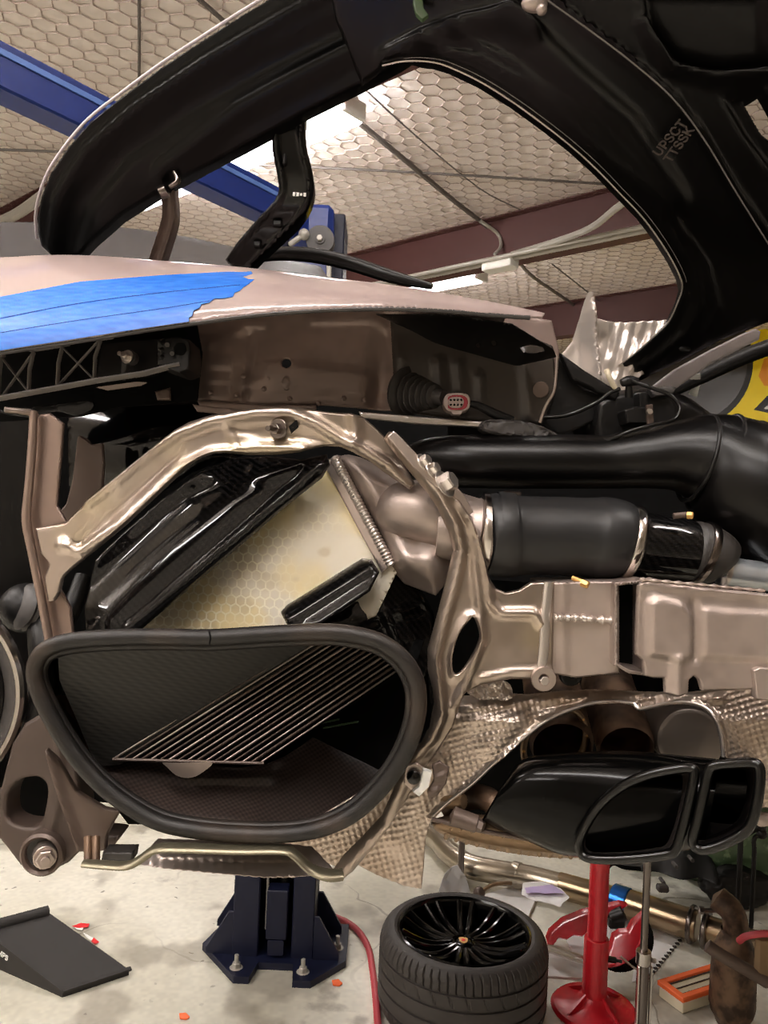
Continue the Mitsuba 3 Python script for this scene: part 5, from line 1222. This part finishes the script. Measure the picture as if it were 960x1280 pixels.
part('engine_lid__seal_lip', wtube(W(spl([(x, y, float(LD(x, y)) - .014) for x, y in [(684, 0), (740, 40), (790, 78), (840, 122), (880, 174), (920, 240), (970, 320)]], 5)), .0010, 6), 'rib_grey')
gp = [(812, 486), (846, 460), (890, 436), (930, 416), (946, 410), (952, 414), (950, 424), (930, 434), (890, 454), (862, 474), (836, 492)]
part('engine_lid__painted_edge', sheet(gp, lambda x, y: LD(x, y) - .012, .01, 5, r=3, soft=2), 'grey_paint', smooth=50, label='grey painted outer edge of the lid')
part('engine_lid__reflector', sheet([(862, 470), (876, 466), (876, 480), (872, 496), (862, 492), (866, 482)], lambda x, y: LD(x, y) + .03, .004, 4, r=1), 'white_print')
part('engine_lid__lower_edge', tube([(830, 494, 1.32), (870, 474, 1.30), (930, 446, 1.26), (1000, 420, 1.2)], [7, 9, 10, 10], n=5), 'black_plastic')
part('engine_lid__rubber_stop', ball(P(856, 436, float(LD(856, 436)) - .004), .007, (1.3, .6, .8)), 'black_plastic')
for i, (x, y) in enumerate([(652, -4), (664, 6), (672, 10)]): pass
hq = float(LD(668, 6)) - .03
part('engine_lid__hinge_nut', [ball(P(668, 5, hq), .011, (1.3, .8, .8)), ball(P(677, 12, hq - .004), .006)], 'alu_cast')
part('engine_lid__green_clip', sheet([(516, 0), (528, -4), (530, 10), (536, 18), (528, 24), (520, 16)], .90, .006, 3, r=1), 'green_wrap')
def mark(text, x, y, dx, dy, h):
    """raised lettering moulded into the lid"""
    tm = meshkit.text_mesh(text, h, .0012, True); w = np.asarray(tm.vertices)
    o_ = P(x, y, float(LD(x, y)) - .018); e = P(x + dx, y + dy, float(LD(x + dx, y + dy)) - .018) - o_; e /= np.linalg.norm(e)
    k = P(x + dy, y - dx, float(LD(x + dy, y - dx)) - .018) - o_; k -= e * (k @ e); k /= np.linalg.norm(k)
    nn = np.cross(e, k)
    return trimesh.Trimesh(o_ + w[:, :1] * e + w[:, 1:2] * k + w[:, 2:] * nn, tm.faces, process=False)
part('engine_lid__moulded_marking', [mark('UPSCT', 824, 196, 22, -26, .011), mark('TTSSK', 838, 204, 16, -22, .011)], 'mark_grey', smooth=False, label='faint moulded lettering on the lid')

# ---- wing on its struts
WD = dplane((60, 300, 1.22), (300, 60, 1.0), (330, 176, 1.08))
wing = [(46, 290), (45, 270), (50, 245), (62, 215), (84, 182), (112, 150), (150, 120), (200, 83), (250, 50), (300, 18), (350, -12), (420, -50), (520, -90), (700, -90), (620, -20), (560, 40), (500, 78), (450, 105), (380, 140), (330, 168), (270, 200), (200, 238), (150, 270), (116, 300), (98, 318), (62, 317), (50, 306)]
wr = relief(ridge([(66, 312), (74, 250), (110, 190), (170, 138), (260, 78), (350, 26), (450, -30)], 12, .010), ridge([(80, 316), (100, 250), (150, 190), (230, 134), (330, 78), (430, 30), (520, -20)], 26, -.012), ridge([(205, 215), (300, 140), (380, 96), (470, 50)], 22, .012))
part('rear_wing', sheet(wing, WD, .02, 7, r=5, rel=wr, soft=3), 'wing_black', smooth=60, label='black underside of the raised rear wing')
oe = [(46, 298), (44.5, 270), (49, 244), (61, 213), (83, 180), (111, 148), (149, 118), (199, 81), (249, 48), (299, 16), (349, -14), (420, -52)]
part('rear_wing__painted_edge', wtube(W(spl([(x, y, float(WD(x, y)) + .008) for x, y in oe], 5)), .0022, 8), 'grey_paint', label='pale painted edge of the wing')
def strut(pts, wpx, key='wing_strut', m='black_gloss'):
    p = spl(pts, 6); n_ = np.gradient(p[:, :2], axis=0); n_ /= np.linalg.norm(n_, axis=1, keepdims=True); n_ = np.stack([-n_[:, 1], n_[:, 0]], 1)
    w = np.interp(np.linspace(0, 1, len(p)), np.linspace(0, 1, len(wpx)), wpx)
    a, b = p[:, :2] + n_ * w[:, None], p[:, :2] - n_ * w[:, None]
    out = np.vstack([a, b[::-1]])
    ys = p[:, 1]; o = np.argsort(ys); df = lambda x, y: np.interp(y, ys[o], p[o, 2])
    c1_ = [tuple(q) for q in p[:, :2] + n_ * w[:, None] * .75]; c2_ = [tuple(q) for q in p[:, :2] - n_ * w[:, None] * .75]
    rl = relief(ridge(c1_, 4.0, .007), ridge(c2_, 4.0, .007))
    return part(key, sheet(out, df, .02, 3.5, r=1.5, rel=rl), m, smooth=50), df
k1, df1 = strut([(392, 84, 1.06), (372, 110, 1.07), (362, 140, 1.08), (361, 180, 1.09), (368, 215, 1.10), (370, 240, 1.11), (360, 262, 1.12), (338, 285, 1.14), (312, 312, 1.16), (294, 334, 1.18)], [20, 20, 20, 21, 22, 22, 21, 20, 18, 16])
for x, y, w_, h_ in ((347, 280, 12, 8), (322, 306, 10, 8), (356, 200, 5, 14)):
    q = P(x, y, float(df1(x, y)) - .003); part('wing_strut__clip', box(q, (w_ * 1.1 / F, .012, h_ * 1.1 / F), None, .002), 'black_plastic')
lt = P(372, 243, float(df1(372, 243)) - .004)
part('wing_strut__marking', [box(lt + np.array([-.005 + .005 * i, 0, 0]), (.0035, .002, .005 if i != 2 else .003), None) for i in range(4)], 'white_print', smooth=False)
k2, df2 = strut([(216, 186, 1.14), (210, 206, 1.15), (210, 236, 1.16), (212, 262, 1.17), (210, 280, 1.18), (198, 318, 1.20), (192, 336, 1.21)], [9, 9, 9, 9, 9, 9, 9], m='brown_steel')
part('wing_strut__knuckle', [tube([(200, 242, 1.13), (208, 238, 1.13)], [8, 9], smooth=False), tube([(218, 214, 1.12), (222, 226, 1.12), (212, 234, 1.12)], [3, 4, 3])], 'chrome_dark')
part('wing_strut__hinge_arm', tube([(400, 62, 1.03), (380, 90, 1.05), (362, 112, 1.06), (354, 140, 1.07)], [16, 18, 16, 12], n=5, seg=16), 'black_gloss')

# ---- clear plastic sheet behind the engine bay
ps = num('plastic_sheet')
pso = [(700, 446), (716, 426), (722, 400), (726, 374), (734, 384), (742, 398), (760, 402), (790, 402), (838, 398), (870, 396), (860, 440), (800, 470), (770, 500), (700, 480)]
def psr(x, y):
    return .0035 * np.sin((x * .45 + y * .12)) * np.clip((x - 750) / 30, 0, 1) + .06 * np.exp(-((x - 730 - .1 * (y - 380)) / 7) ** 2) + .03 * (meshkit.fbm(np.stack([x * .02, y * .02, x * 0], -1), 3) - .5)
add(ps, sheet(pso, lambda x, y: 1.28 + .0 * x, .002, 4, rel=psr, soft=1), 'plastic_film', smooth=60)
tag(ps, 'crumpled clear plastic sheet standing up behind the engine bay, seen through the lid opening', 'plastic sheet')
